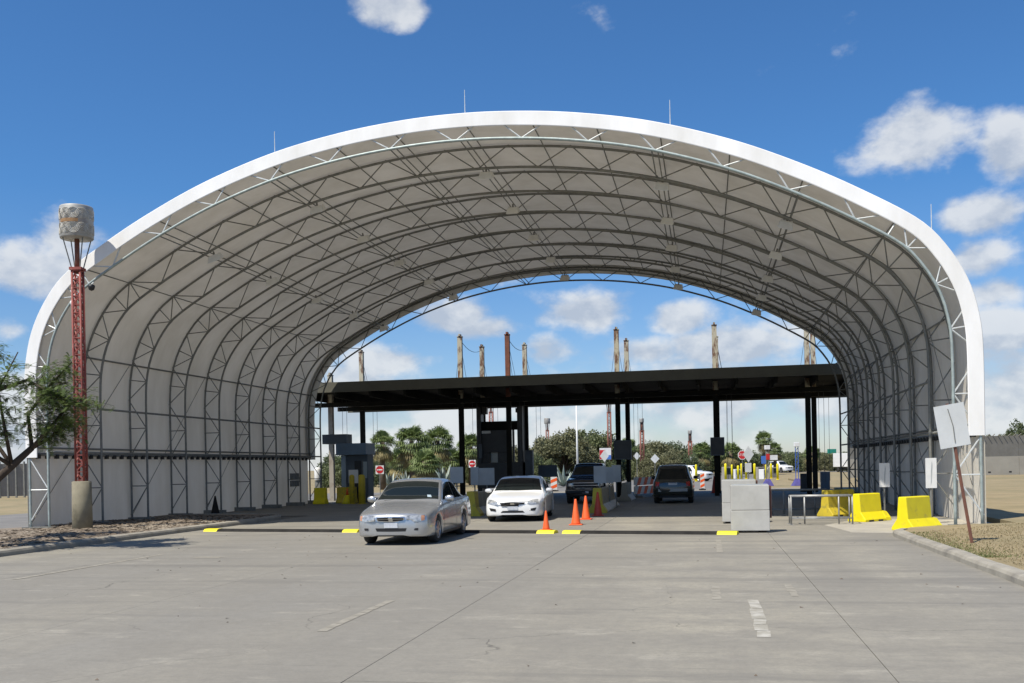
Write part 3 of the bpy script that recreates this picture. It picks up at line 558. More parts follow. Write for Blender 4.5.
PICK = [(0.00, .60, .40, .82, .58, .90, .50), (0.03, .82, .34, .98, .80, 1.04, .66), (0.12, .94, .32, 1.06, .90, 1.12, .72), (0.5, .99, .32, 1.12, .93, 1.18, .74), (1.35, 1.0, .32, 1.18, .94, 1.24, .78),
 (1.48, 1.0, .32, 1.19, .94, 1.30, .78), (2.05, 1.0, .32, 1.21, .93, 1.80, .66), (2.4, 1.0, .32, 1.22, .93, 1.88, .67), (3.4, 1.0, .32, 1.22, .93, 1.88, .67), (3.75, 1.0, .34, 1.22, .93, 1.80, .65), (3.86, 1.0, .36, 1.22, .93, 1.24, .80), (5.4, 1.0, .40, 1.22, .93, 1.23, .80), (5.55, .97, .46, 1.1, .92, 1.16, .8)]
def vehicle(name, label, cat, loc, rz, tab, paint, opt, sc=(1, 1, 1), group=None):
    t = thing(name, label, cat, loc, rz, group); A = np.array(tab); ym = A[-1, 0]; fa, ra, wr = opt['fa'], opt['ra'], opt['wr']
    q = np.unique(np.r_[np.linspace(0, .5, 20), np.linspace(.5, ym - .4, 80), np.linspace(ym - .4, ym, 16), np.linspace(fa - wr * 1.16, fa + wr * 1.16, 25), np.linspace(ra - wr * 1.16, ra + wr * 1.16, 25)])
    c = [mono(A[:, 0], A[:, j], q) for j in range(1, 7)]; hw, zb, zs, hs, zt, ht = c
    bow = opt.get('bow', .16); rows = []
    for i, y in enumerate(q):
        z0 = zb[i]; arch = 0
        for ax in (fa, ra):
            d = (y - ax) / (wr * 1.14)
            if abs(d) < 1: arch = max(arch, wr + wr * 1.14 * math.sqrt(1 - d * d))
        zside = max(z0, arch); zmid = max(.5 * z0 + .5 * zs[i], zside + .04); h = hw[i]
        zmid = min(zmid, zs[i] - .05) if zside + .04 < zs[i] - .06 else zside + .03
        pts = [(max(h - .30, .1), max(z0, arch - .02)), (h - .05, zside), (h - .012, zside + .03 if not arch else zside + .008), (h, zmid), (.55 * h + .45 * hs[i] + .006, .45 * zmid + .55 * zs[i]), (hs[i] + .012, zs[i] - .02), (hs[i] - .012, zs[i] + .012)]
        gx, gz = hs[i] - .03, zs[i] + .022; tx, tz = ht[i], zt[i]
        n = 4
        for k in range(1, n + 1): u = k / n * .93; pts.append((gx + (tx - gx) * u + .012 * math.sin(math.pi * u), gz + (tz - gz) * u))
        pts += [(tx - .03, tz + .004), (tx - .09, tz + .014), (tx * .66, tz + .028), (tx * .33, tz + .036), (0, tz + .038)]
        fy = max(0, 1 - y / .9) ; ry = max(0, 1 - (ym - y) / .6)
        full = [(x, y + bow * (x / .88) ** 2 * fy - .08 * (x / .88) ** 2 * ry, z) for x, z in pts]
        rows.append([(-x, yy, z) for x, yy, z in full] + [(x, yy, z) for x, yy, z in full[-2::-1]])
    n = len(rows[0]); V = [p for r in rows for p in r]; F = [(i * n + k, i * n + k + 1, (i + 1) * n + k + 1, (i + 1) * n + k) for i in range(len(rows) - 1) for k in range(n - 1)]
    F.append(tuple(range(n))); F.append(tuple((len(rows) - 1) * n + k for k in reversed(range(n))))
    b = MB(); b.v = V; b.f = F; bo = b.build('body', paint, t, True); me = bo.data
    bvh = BVHTree.FromPolygons([Vector(v) for v in V], F)
    def rs(P, k):
        P = [np.array(p, float) for p in P]; d = np.r_[0, np.cumsum([np.linalg.norm(b_ - a) for a, b_ in zip(P, P[1:])])]; u = np.linspace(0, d[-1], k); P = np.array(P); return [np.array([np.interp(x, d, P[:, 0]), np.interp(x, d, P[:, 1])]) for x in u]
    def patch(nm, mat, top, bot, view, off=.006, nu=10, nv=6, sgn=1, par=None, lab=None):
        T, B = rs(top, nu), rs(bot, nu); G = []
        for j in range(nv):
            for i in range(nu):
                a = T[i] + (B[i] - T[i]) * j / (nv - 1)
                if view == 'front': o, d = Vector((a[0], -3, a[1])), Vector((0, 1, 0))
                elif view == 'rear': o, d = Vector((a[0], ym + 3, a[1])), Vector((0, -1, 0))
                elif view == 'top': o, d = Vector((a[0], a[1], 4)), Vector((0, 0, -1))
                else: o, d = Vector((3 * sgn, a[0], a[1])), Vector((-sgn, 0, 0))
                h, nn, _, _ = bvh.ray_cast(o, d)
                if h is None: return None
                if nn.dot(d) > 0: nn = -nn
                G.append(h + nn * off)
        m = MB(); m.v = [tuple(p) for p in G]; m.f = [(j * nu + i, j * nu + i + 1, (j + 1) * nu + i + 1, (j + 1) * nu + i) for j in range(nv - 1) for i in range(nu - 1)]
        ob = m.build(nm, mat, par or t, True, fix=False)
        if lab: ob['label'] = lab
        return ob
    for nm, mat, top, bot, view, kw in opt['patches']:
        if view == 'side':
            for s in (-1, 1): patch(nm, mat, top, bot, 'side', sgn=s, **kw)
        elif kw.get('mir'):
            k2 = {a: v for a, v in kw.items() if a != 'mir'}
            for s in (-1, 1): patch(nm, mat, [(x * s, z) for x, z in top], [(x * s, z) for x, z in bot], view, **k2)
        else: patch(nm, mat, top, bot, view, **kw)
    hwm = A[:, 1].max()
    MB().box(-hwm + .28, hwm - .28, .25, ym - .25, A[:, 2].min() + .02, .62).build('underbody', 'car_black', t)
    tw = opt.get('tw', .20)
    ty = MB().lathe([(wr * .66, -tw / 2 + .02), (wr * .92, -tw / 2), (wr, -tw / 2 + .03), (wr, tw / 2 - .03), (wr * .92, tw / 2), (wr * .66, tw / 2 - .02)], 28, axis='x').mesh('wheel', 'tyre', True)
    rm = MB(); rm.lathe([(wr * .66, .03), (wr * .64, .055), (wr * .58, .04), (wr * .56, -.03)], 24, axis='x', cap=False)
    rm.lathe([(.001, .05), (wr * .17, .052), (wr * .2, .035), (.001, .03)], 14, axis='x', cap=False)
    for k in range(opt.get('spokes', 7)):
        a = 2 * math.pi * k / opt.get('spokes', 7); ca, sa = math.cos(a), math.sin(a); w = wr * .09
        rm.hexa([(.02, ca * wr * .12 - sa * w, sa * wr * .12 + ca * w), (.02, ca * wr * .6 - sa * w * .8, sa * wr * .6 + ca * w * .8), (.02, ca * wr * .6 + sa * w * .8, sa * wr * .6 - ca * w * .8), (.02, ca * wr * .12 + sa * w, sa * wr * .12 - ca * w),
                 (.05, ca * wr * .12 - sa * w, sa * wr * .12 + ca * w), (.04, ca * wr * .6 - sa * w * .8, sa * wr * .6 + ca * w * .8), (.04, ca * wr * .6 + sa * w * .8, sa * wr * .6 - ca * w * .8), (.05, ca * wr * .12 + sa * w, sa * wr * .12 - ca * w)])
    rme = rm.mesh('rim', 'rim', False)
    for ax in (fa, ra):
        for s in (-1, 1):
            w = link('wheel', ty, t, (s * (hwm - tw / 2 - .03), ax, wr)); rmo = link('rim', rme, w, (s * (tw / 2 - .045), 0, 0)); rmo.rotation_euler = (0, 0, 0 if s > 0 else math.pi)
    my, mz = opt['mirror']
    for s in (-1, 1):
        m = MB(); m.lathe([(.001, -.10), (.05, -.085), (.075, -.03), (.075, .04), (.055, .085), (.001, .10)], 12, axis='x'); m.v = [(x * 1.1, y * .75, z) for x, y, z in m.v]
        mo = m.build('mirror', opt.get('mirror_mat', paint), t, True, (s * (hwm + .07), my, mz)); MB().box(-.09 if s > 0 else -.02, .02 if s > 0 else .09, -.02, .03, -.05, -.015).build('mirror_arm', 'car_black', mo)
    for yy, zz in opt.get('handles', ()):
        for s in (-1, 1): bevel(MB().box(s * (hwm - .015) - .018, s * (hwm - .015) + .018, yy - .09, yy + .09, zz - .018, zz + .018).build('door_handle', paint, t), .008)
    if 'extra' in opt: opt['extra'](t)
    t.scale = sc; return t
FK = dict(nu=14, nv=6)
def seam(y0, z0, y1, z1, w=.007): return ('door_seam', 'car_black', [(y0 - w, z0), (y0 + w, z0)], [(y1 - w, z1), (y1 + w, z1)], 'side', dict(nu=2, nv=12, off=.004))
def wipers(t):
    for x0, x1 in ((-.55, -.02), (.0, .5)): MB().tube([(x0, 1.37, .955), (x1, 1.46, 1.0)], .011, 4).build('wiper', 'car_black', t)
sedan_opt = dict(fa=.93, ra=3.55, wr=.305, mirror=(1.66, .985), handles=((2.55, .80), (3.48, .82)), spokes=7, extra=wipers, patches=[
 ('windshield', 'glass', [(-.605, 2.04), (0, 2.08), (.605, 2.04)], [(-.735, 1.45), (0, 1.385), (.735, 1.45)], 'top', dict(nu=20, nv=10)),
 ('windshield_sticker', 'window_pale', [(.44, 1.56), (.53, 1.56)], [(.47, 1.48), (.57, 1.48)], 'top', dict(nu=3, nv=3, off=.012)),
 ('rear_window', 'glass', [(-.50, 3.22), (.50, 3.22)], [(-.56, 3.86), (.56, 3.86)], 'top', dict(nu=12, nv=8)),
 ('front_window', 'glass', [(2.13, 1.295), (2.40, 1.352), (2.67, 1.362)], [(1.62, .955), (2.2, .962), (2.67, .965)], 'side', FK),
 ('rear_door_window', 'glass', [(2.735, 1.362), (3.0, 1.342), (3.25, 1.275)], [(2.735, .965), (3.2, .972), (3.62, .985)], 'side', FK),
 ('pillar_trim', 'car_black', [(2.665, 1.36), (2.74, 1.36)], [(2.665, .965), (2.74, .965)], 'side', dict(nu=3, nv=6, off=.004)),
 ('headlight', 'lamp_clear', [(.37, .642), (.50, .66), (.67, .66)], [(.37, .545), (.50, .53), (.68, .54)], 'front', dict(mir=1, nu=12, nv=6, off=.010)),
 ('indicator', 'lamp_amber', [(.675, .657), (.735, .65)], [(.675, .542), (.74, .555)], 'front', dict(mir=1, nu=5, nv=5, off=.010)),
 ('grille', 'chrome', [(-.33, .630), (0, .642), (.33, .630)], [(-.30, .54), (0, .52), (.30, .54)], 'front', dict(nu=14, nv=6, off=.008)),
 ('grille_slot', 'car_black', [(-.305, .618), (-.05, .626)], [(-.30, .592), (-.05, .592)], 'front', dict(mir=1, nu=8, nv=3, off=.013)),
 ('grille_slot', 'car_black', [(-.30, .580), (-.05, .580)], [(-.27, .551), (-.05, .540)], 'front', dict(mir=1, nu=8, nv=3, off=.013)),
 ('lower_intake', 'car_black', [(-.36, .385), (0, .385), (.36, .385)], [(-.33, .315), (0, .31), (.33, .315)], 'front', dict(nu=14, nv=5, off=.006)),
 ('fog_lamp_recess', 'car_black', [(.52, .385), (.62, .385)], [(.53, .335), (.61, .335)], 'front', dict(mir=1, nu=5, nv=4, off=.007)),
 ('license_plate', 'plate', [(-.155, .505), (.155, .505)], [(-.155, .395), (.155, .395)], 'front', dict(nu=6, nv=4, off=.02)),
 ('bumper_seam', 'car_black', [(-.62, .512), (0, .517), (.62, .512)], [(-.62, .505), (0, .510), (.62, .505)], 'front', dict(nu=18, nv=2, off=.004)),
 ('hood_seam', 'car_black', [(-.74, .66), (0, .66), (.74, .66)], [(-.74, .653), (0, .653), (.74, .653)], 'front', dict(nu=18, nv=2, off=.004)),
 ('side_moulding', 'paint_silver', [(1.38, .55), (3.1, .56)], [(1.38, .50), (3.1, .51)], 'side', dict(nu=10, nv=3, off=.012)),
 ('sill_trim', 'car_black', [(1.32, .235), (3.16, .235)], [(1.32, .195), (3.16, .195)], 'side', dict(nu=10, nv=3, off=.005)),
 seam(1.46, .86, 1.46, .26), seam(2.70, .95, 2.70, .26), seam(3.22, .72, 3.12, .40), ('tail_light', 'lamp_red', [(.45, .86), (.72, .86)], [(.45, .72), (.74, .72)], 'rear', dict(mir=1, off=.008))])
silver = vehicle('silver_sedan', 'silver four-door sedan driving towards us past the yellow-ended speed bumps', 'car', (-6.88, 21.02, 0), R(1.0), SEDAN, 'paint_silver', sedan_opt)
wp = [p for p in sedan_opt['patches'] if p[0] in ('windshield', 'rear_window', 'front_window', 'rear_door_window', 'pillar_trim', 'door_seam', 'sill_trim', 'tail_light', 'hood_seam', 'license_plate')]
wp += [('headlight', 'lamp_clear', [(.46, .66), (.58, .70), (.735, .715)], [(.44, .56), (.58, .555), (.755, .60)], 'front', dict(mir=1, nu=12, nv=6, off=.010)),
 ('grille', 'car_black', [(-.37, .625), (0, .64), (.37, .625)], [(-.33, .515), (0, .49), (.33, .515)], 'front', dict(nu=14, nv=6, off=.008)),
 ('grille_bar', 'chrome', [(-.31, .53), (-.28, .53)], [(.28, .615), (.31, .615)], 'front', dict(nu=3, nv=12, off=.016)), ('emblem', 'chrome', [(-.06, .61), (.06, .61)], [(-.06, .555), (.06, .555)], 'front', dict(nu=4, nv=4, off=.02)),
 ('lower_intake', 'car_black', [(-.30, .36), (0, .365), (.30, .36)], [(-.36, .30), (0, .295), (.36, .30)], 'front', dict(nu=14, nv=5, off=.006)),
 ('fog_lamp_recess', 'car_black', [(.50, .42), (.70, .46)], [(.50, .35), (.66, .36)], 'front', dict(mir=1, nu=6, nv=4, off=.007))]
white_opt = dict(sedan_opt, patches=wp, spokes=5, wr=.325)
white = vehicle('white_sedan', 'white sedan with a dark oval grille waiting beside the orange cones', 'car', (-5.86, 29.85, 0), R(3.5), SEDAN, 'paint_white', white_opt, (1.04, 1.0, .95))
def pick_extra(t):
    for z in (.99, .87): bevel(MB().box(-.62, .62, -.05, .0, z - .02, z + .02).build('grille_bar', 'chrome', t), .008)
    bevel(MB().box(-.95, .95, -.10, .12, .50, .68).build('bumper', 'car_black', t), .03); bevel(MB().box(-.93, .93, -.12, -.08, .645, .665).build('bumper_trim', 'chrome', t), .006)
pick_opt = dict(fa=1.0, ra=4.4, wr=.40, tw=.26, bow=.10, mirror=(1.95, 1.36), mirror_mat='car_black', handles=((2.8, 1.1),), spokes=6, extra=pick_extra, patches=[
 ('windshield', 'glass', [(-.58, 2.03), (.58, 2.03)], [(-.73, 1.52), (.73, 1.52)], 'top', dict(nu=14, nv=8)),
 ('front_window', 'glass', [(2.2, 1.72), (2.8, 1.80)], [(1.85, 1.27), (2.8, 1.27)], 'side', FK), ('rear_door_window', 'glass', [(2.88, 1.80), (3.5, 1.78)], [(2.88, 1.27), (3.7, 1.27)], 'side', FK),
 ('headlight', 'lamp_clear', [(.60, .97), (.83, .98)], [(.60, .83), (.85, .84)], 'front', dict(mir=1, off=.01)), ('grille', 'car_black', [(-.55, .98), (.55, .98)], [(-.52, .76), (.52, .76)], 'front', dict(nu=14, off=.008)),
 ('license_plate', 'plate', [(-.155, .6), (.155, .6)], [(-.155, .51), (.155, .51)], 'front', dict(nu=6, nv=4, off=.12))])
vehicle('black_pickup', 'black pickup truck in the shaded lane behind the grey sign panels', 'pickup truck', (gdir(585, 43.5).x, gdir(585, 43.5).y, 0), R(2), PICK, 'paint_black', pick_opt, (.93, 1, .93))
def suv_patches(extra=()):
    return [('windshield', 'glass', [(-.56, 2.0), (.56, 2.0)], [(-.68, 1.44), (.68, 1.44)], 'top', dict(nu=14, nv=8)),
 ('front_window', 'glass', [(2.15, 1.58), (2.75, 1.66)], [(1.8, 1.13), (2.75, 1.13)], 'side', FK), ('rear_door_window', 'glass', [(2.83, 1.66), (3.5, 1.66)], [(2.83, 1.13), (3.55, 1.13)], 'side', FK), ('quarter_window', 'glass', [(3.62, 1.66), (4.2, 1.62)], [(3.66, 1.13), (4.3, 1.13)], 'side', FK),
 ('rear_window', 'glass', [(-.54, 1.60), (.54, 1.60)], [(-.68, 1.12), (.68, 1.12)], 'rear', dict(nu=12, nv=8)), ('tail_light', 'lamp_red', [(.60, 1.0), (.77, 1.02)], [(.62, .82), (.78, .80)], 'rear', dict(mir=1, off=.01)),
 ('license_plate', 'plate', [(-.2, .96), (.2, .96)], [(-.2, .86), (.2, .86)], 'rear', dict(nu=5, nv=4, off=.015)), ('rear_bumper_trim', 'sign_grey', [(-.66, .70), (.66, .70)], [(-.66, .56), (.66, .56)], 'rear', dict(nu=12, nv=4, off=.012)),
 ('headlight', 'lamp_clear', [(.48, .82), (.70, .83)], [(.48, .68), (.72, .70)], 'front', dict(mir=1, off=.01)), ('grille', 'car_black', [(-.42, .82), (.42, .82)], [(-.4, .64), (.4, .64)], 'front', dict(nu=10, off=.008))]
def rack(t):
    for s in (-.55, .55): MB().tube([(s, 2.5, 1.82), (s, 4.1, 1.81)], .02, 6).build('roof_rail', 'car_black', t)
    for y in (2.7, 3.3, 3.9): MB().tube([(-.55, y, 1.83), (.55, y, 1.83)], .018, 6).build('roof_bar', 'car_black', t)
suv_opt = dict(fa=.95, ra=3.7, wr=.37, tw=.24, mirror=(1.9, 1.16), mirror_mat='car_black', handles=((2.6, .95), (3.45, .95)), spokes=5, extra=rack, patches=suv_patches())
vehicle('dark_suv', 'dark SUV with roof rack seen from behind in the open lane', 'suv', (-1.42, 47.0, 0), R(180), SUVT, 'paint_green', suv_opt, (.92, 1, .92))
far_opt = dict(suv_opt, extra=lambda t: None)
p = gdir(710.5, 93); vehicle('white_suv', 'small white SUV parked far off beyond the black mast', 'suv', (p.x, p.y, -.03), R(60), SUVT, 'paint_white', far_opt, (.85, .85, .85))
p = gdir(790, 150); vehicle('white_suv', 'distant white car on the cross road beyond the dry field', 'car', (p.x, p.y, -.03), R(35), SUVT, 'paint_white', far_opt)
# distant box truck
p = gdir(858, 140); t = thing('box_truck', 'white box truck far off, seen through the shelter\'s right rear corner', 'truck', (p.x, p.y, -.03), R(20)); t.scale = (.78, .78, .78)
bevel(MB().box(-1.15, 1.15, 1.9, 7.2, .95, 3.5).build('cargo_box', 'paint_white', t), .04)
MB().prism([(0, .6), (-.05, 1.25), (.45, 1.45), (.75, 2.35), (1.75, 2.4), (1.75, .6)], lambda a, b: (-1.02, a, b), lambda a, b: (1.02, a, b)).build('cab', 'paint_white', t)
MB().quad((-.9, .44, 1.5), (.9, .44, 1.5), (.84, .70, 2.25), (-.84, .70, 2.25)).build('windshield', 'glass', t)
for s in (-1.03, 1.03): MB().quad((s, .7, 1.5), (s, 1.6, 1.5), (s, 1.6, 2.2), (s, .95, 2.2)).build('side_window', 'glass', t)
MB().box(-.5, .5, .5, 7, .5, .9).build('chassis', 'car_black', t)
for x in (-.95, .95):
    for y in (.85, 5.6): MB().lathe([(.3, -.13), (.45, -.12), (.45, .12), (.3, .13)], 18, (x, y, .45), 'x').build('wheel', 'tyre', t, True)

# ------------------------------------------------------------------ traffic cones
def cone(loc, label, h=.71, mat='orange', base=True):
    t = thing('traffic_cone', label, 'cone', loc, random.uniform(-.3, .3), 'orange cones'); k = h / .71
    MB().lathe([(.135 * k, .03), (.125 * k, .06), (.03 * k, .69 * k), (.022 * k, .71 * k)], 20).build('cone_body', mat, t, True)
    bevel(MB().box(-.18 * k, .18 * k, -.18 * k, .18 * k, 0, .03).build('base', mat if base else 'rubber', t), .012)
c = ground(543.5, 531.5); cone((c.x, c.y + .45, 0), 'orange traffic cone standing right at the speed bump\'s yellow end', .52)
c = ground(576, 525); cone((c.x, c.y, 0), 'bright orange traffic cone, tallest-looking of the pair on the sunlit concrete', .74)
c = ground(586, 519.5); cone((c.x, c.y, 0), 'bright orange traffic cone just behind the tallest-looking one', .74)
c = ground(598, 516); cone((c.x, c.y, 0), 'darker red-orange cone against the yellow barrier end', .80, 'orange_dull')
p = gdir(714, 55.5); cone((p.x, p.y, 0), 'dark red cone beside the black mast, far lane', .95, 'orange_dull')
t = thing('black_cone', 'small black cone standing against the left fabric wall', 'cone', (-18.6, 35.4, 0)); MB().lathe([(.20, .03), (.17, .06), (.03, .78), (.02, .80)], 14).build('cone_body', 'rubber', t, True); MB().box(-.24, .24, -.24, .24, 0, .03).build('base', 'rubber', t)

# ------------------------------------------------------------------ barriers
def jersey(name, label, loc, rz, L, H, mat, cat='barrier', group=None, foot=None, lower=None, slot=True, taper=0.0):
    t = thing(name, label, cat, loc, rz, group); k = H / .8
    pr = [(-.30, 0), (-.30, .07), (-.15, .28), (-.105, .80), (.105, .80), (.15, .28), (.30, .07), (.30, 0)]; pr = [(a * k, b * k) for a, b in pr]; m = MB()
    def f(x, s): return lambda a, b: (x + s * taper * b / H, a, b)
    m.prism(pr, f(-L / 2, 1), f(L / 2, -1)); bevel(m.build('body', mat, t), .025, 3)
    if slot:
        for x in (-L * .22, L * .22): MB().box(x - .10, x + .10, -.31 * k, -.295 * k, .0, .055).build('lift_slot', 'car_black', t)
    if foot: bevel(MB().prism([(-.28, 0), (-.26, .10), (-.12, .30), (.12, .30), (.26, .10), (.28, 0)], lambda a, b: (L / 2 + .003, a, b), lambda a, b: (L / 2 + foot, a, b * .85)).build('coupling_foot', 'yellow', t), .02)
    if lower: MB().prism([(-.312 * k, .02), (-.312 * k, .075), (-.162 * k, .285 * k), (-.15 * k, .28 * k), (-.29 * k, .02)], lambda a, b: (-L / 2 + .02, a, b), lambda a, b: (L / 2 - .02, a, b)).build('painted_skirt', lower, t)
    return t
c1 = ground(849, 523); c2 = ground(893, 522)
jersey('barrier', 'yellow plastic barrier next to the metal rail frame', (4.30, 28.75, 0), R(46), .95, .77, 'yellow', group='yellow barriers at the right wall', foot=.26)
jersey('barrier', 'nearest yellow plastic barrier, at the right kerb corner', (4.84, 25.15, 0), R(46), .98, .80, 'yellow', group='yellow barriers at the right wall', foot=.26)
jersey('barrier', 'yellow barrier in the shade behind the metal rail frame', (3.9, 31.6, 0), R(46), 1.3, .80, 'yellow_dark', group='yellow barriers at the right wall')
for i, (x, y, m_, lb) in enumerate(((-3.82, 36.3, 'yellow_dark', 'barrier with yellow end, first of the row between the lanes by the cones'), (-3.86, 39.4, 'barrier_conc', 'concrete barrier with white foot, second in the row between the lanes'), (-3.75, 47.2, 'barrier_conc', 'concrete barrier with white foot at the base of the paired masts'))):
    jersey('barrier', lb, (x, y, 0), R(90), 2.7, .84, 'barrier_conc', slot=False, lower='barrier_white')
    if i == 0:
        o = MB().prism([(-.33, 0), (-.33, .09), (-.175, .31), (-.13, .88), (.13, .88), (.175, .31), (.33, .09), (.33, 0)], lambda a, b: (-1.36, a, b), lambda a, b: (-.95, a, b)).build('yellow_end', 'yellow_dark', bpy.data.objects[[o.name for o in COL.objects if o.name.startswith('barrier')][-1]])
for x, y, lb in ((-8.05, 35.0, 'concrete barrier with yellow end behind the silver sedan'), (-8.0, 38.2, 'plain concrete barrier behind the white sedan, second in its row')):
    t = jersey('barrier', lb, (x, y, 0), R(90), 2.9, .82, 'barrier_conc', slot=False, lower='barrier_white')
    if y < 36: MB().prism([(-.33, 0), (-.33, .09), (-.175, .31), (-.13, .86), (.13, .86), (.175, .31), (.33, .09), (.33, 0)], lambda a, b: (-1.46, a, b), lambda a, b: (-.9, a, b)).build('yellow_end', 'yellow_dark', t)
jersey('barrier', 'yellow barrier left of the beige column by the booth', (-19.1, 47.3, 0), R(0), .62, .82, 'yellow', slot=False)
jersey('barrier', 'shaded yellow barrier right of the beige column by the booth', (-18.05, 48.2, 0), R(0), 1.0, .82, 'yellow_dark', slot=False)

# ------------------------------------------------------------------ concrete blocks
def cblock(loc, w, d, h, rz, label):
    t = thing('concrete_block', label, 'concrete block', loc, rz, 'pale concrete blocks'); hm = h * .47
    for x in (-w * .32, w * .32): MB().box(x - .08, x + .08, -d / 2 + .05, d / 2 - .05, 0, .05).build('skid', 'rubber', t)
    bevel(MB().box(-w / 2, w / 2, -d / 2, d / 2, .05, hm).build('lower_section', 'block', t), .012)
    bevel(MB().box(-w / 2 + .004, w / 2 - .004, -d / 2 + .004, d / 2, hm + .008, h).build('upper_section', 'block', t), .012)
    MB().box(w / 2 + .002, w / 2 + .05, -d / 2 + .08, d / 2, .35, h - .02).build('side_board', 'brown_board', t)
    MB().box(-w / 2 + .02, w / 2 - .02, -d / 2 + .02, d / 2 - .02, h + .001, h + .018).build('top_sheet', 'sign_grey', t)
cblock((1.0, 24.75, 0), .90, .6, 1.14, R(0), 'front pale concrete block of two stacked sections behind the speed bump')
cblock((.86, 28.5, 0), .92, .6, 1.20, R(0), 'rear pale concrete block half hidden behind the front one')

# ------------------------------------------------------------------ steel rail frames
def railframe(loc, rz, L, D, H, label, mat):
    t = thing('rail_frame', label, 'rail frame', loc, rz, 'steel rail frames')
    for x in (0, L):
        for y in (0, D):
            l = MB().tube([(x, y, 0), (x, y, H)], .022, 8).build('leg', mat, t, True); MB().box(x - .05, x + .05, y - .05, y + .05, 0, .012).build('foot_plate', mat, l)
    for x in (L * .22, L * .78): MB().tube([(x, 0, .02), (x, 0, H)], .022, 8).build('upright', mat, t, True)
    for y in (0, D):
        for z in (H, .17): MB().tube([(0, y, z), (L, y, z)], .026 if z > .5 else .018, 8).build('rail', mat, t, True)
    for x in (0, L): MB().tube([(x, 0, H), (x, D, H)], .022, 8).build('cross_rail', mat, t, True)
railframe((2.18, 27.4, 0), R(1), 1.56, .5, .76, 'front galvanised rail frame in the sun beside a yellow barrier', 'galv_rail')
railframe((2.0, 32.6, 0), R(1), 1.7, .5, .78, 'shaded rail frame standing behind the sunlit one', 'galv_dark')

# ------------------------------------------------------------------ signs
def sign(name, label, loc, rz, post_h, w, h, zc, mat, cat='sign', post='galv_dark', shape='rect', lean=(0, 0), group=None, pr=.025, back=None, deco=None):
    t = thing(name, label, cat, loc, rz, group); t.rotation_euler = (lean[0], lean[1], rz)
    MB().tube([(0, 0, 0), (0, 0, post_h)], pr, 6).build('post', post, t)
    if shape == 'rect': P = [(-w / 2, -h / 2), (w / 2, -h / 2), (w / 2, h / 2), (-w / 2, h / 2)]
    elif shape == 'diamond': P = [(0, -h / 2), (w / 2, 0), (0, h / 2), (-w / 2, 0)]
    else: P = [(w / 2 / math.cos(math.pi / 8) * math.cos(math.pi / 8 + i * math.pi / 4), h / 2 / math.cos(math.pi / 8) * math.sin(math.pi / 8 + i * math.pi / 4)) for i in range(8)]
    pl = MB().prism(P, lambda a, b: (a, -.045, zc + b), lambda a, b: (a, -.038, zc + b)).build('plate', mat, t)
    if deco: deco(t, pl, zc, w, h)
    return t
def bolts(t, pl, zc, w, h):
    for z in (zc + h * .40, zc - h * .40): MB().lathe([(.001, -.056), (.016, -.054), (.016, -.045)], 8).build('bolt', 'galv_dark', pl).rotation_euler = (0, 0, 0)
    MB().tube([(0, -.052, zc - h * .40), (.012, -.056, zc), (-.03, -.052, zc + h * .40)], .008, 4).build('strap', 'galv_dark', pl)
b = ground(972, 543, .1)
sign('leaning_sign', 'blank pale sign plate on a rusty post leaning left over the lawn', (b.x, b.y, .10), YAW, 2.65, .57, .80, 2.23, 'sign_back', post='rust_post', lean=(0, -R(9.0)), pr=.032, deco=bolts)
def streak(t, pl, zc, w, h): MB().prism([(-.015, -h * .42), (.01, -h * .30), (.035, h * .25), (.02, h * .42), (-.005, h * .05)], lambda a, b_: (a, -.0485, zc + b_), lambda a, b_: (a, -.046, zc + b_)).build('dark_streak', 'sign_grey', pl)
for px, y0_, y1_, w, yb, lb in ((884, 463, 487, .30, 30.8, 'white notice sign behind the first yellow barrier by the right wall'), (930.5, 458, 488, .28, 27.4, 'white notice sign behind the nearest yellow barrier by the right wall')):
    p0 = pray(px, 470); k = yb / p0.y; x = p0.x * k; dep = k
    za, zb_ = height(px, y1_, dep), height(px, y0_, dep)
    sign('notice_sign', lb, (x, yb, 0), YAW * .6, zb_, w, zb_ - za, (za + zb_) / 2, 'sign_white', group='white notice signs at the right wall', deco=streak)
def facepx(name, label, px, py0, py1, wpx, dep, mat, shape='rect', cat='sign', rz=YAW, deco=None, base=0.0, post='galv_dark', group=None):
    z1, z0 = height(px, py0, dep), height(px, py1, dep); p = gdir(px, dep); return sign(name, label, (p.x, p.y, base), rz, z1 - .02 - base, wpx * dep / FPX, z1 - z0, (z0 + z1) / 2 - base, mat, cat, post, shape, deco=deco, group=group)
def noentry(t, pl, zc, w, h):
    d = MB(); d.lathe([(.001, 0), (w * .46, 0), (w * .46, .006), (.001, .006)], 20); d.v = [(x, -.046 - z, zc + y) for x, y, z in d.v]; d.build('red_disc', 'sign_red', pl)
    MB().box(-w * .33, w * .33, -.058, -.0535, zc - h * .07, zc + h * .07).build('white_bar', 'sign_white', pl)
facepx('no_entry_sign', 'white square sign with red no-entry disc beside the booth', 379.7, 465.5, 474, 8.2, 64, 'sign_white', deco=noentry)
facepx('no_entry_sign', 'square sign with red no-entry disc behind the grey panels left of the dark gantry', 472.3, 460, 467.5, 7, 82, 'sign_white', deco=noentry)
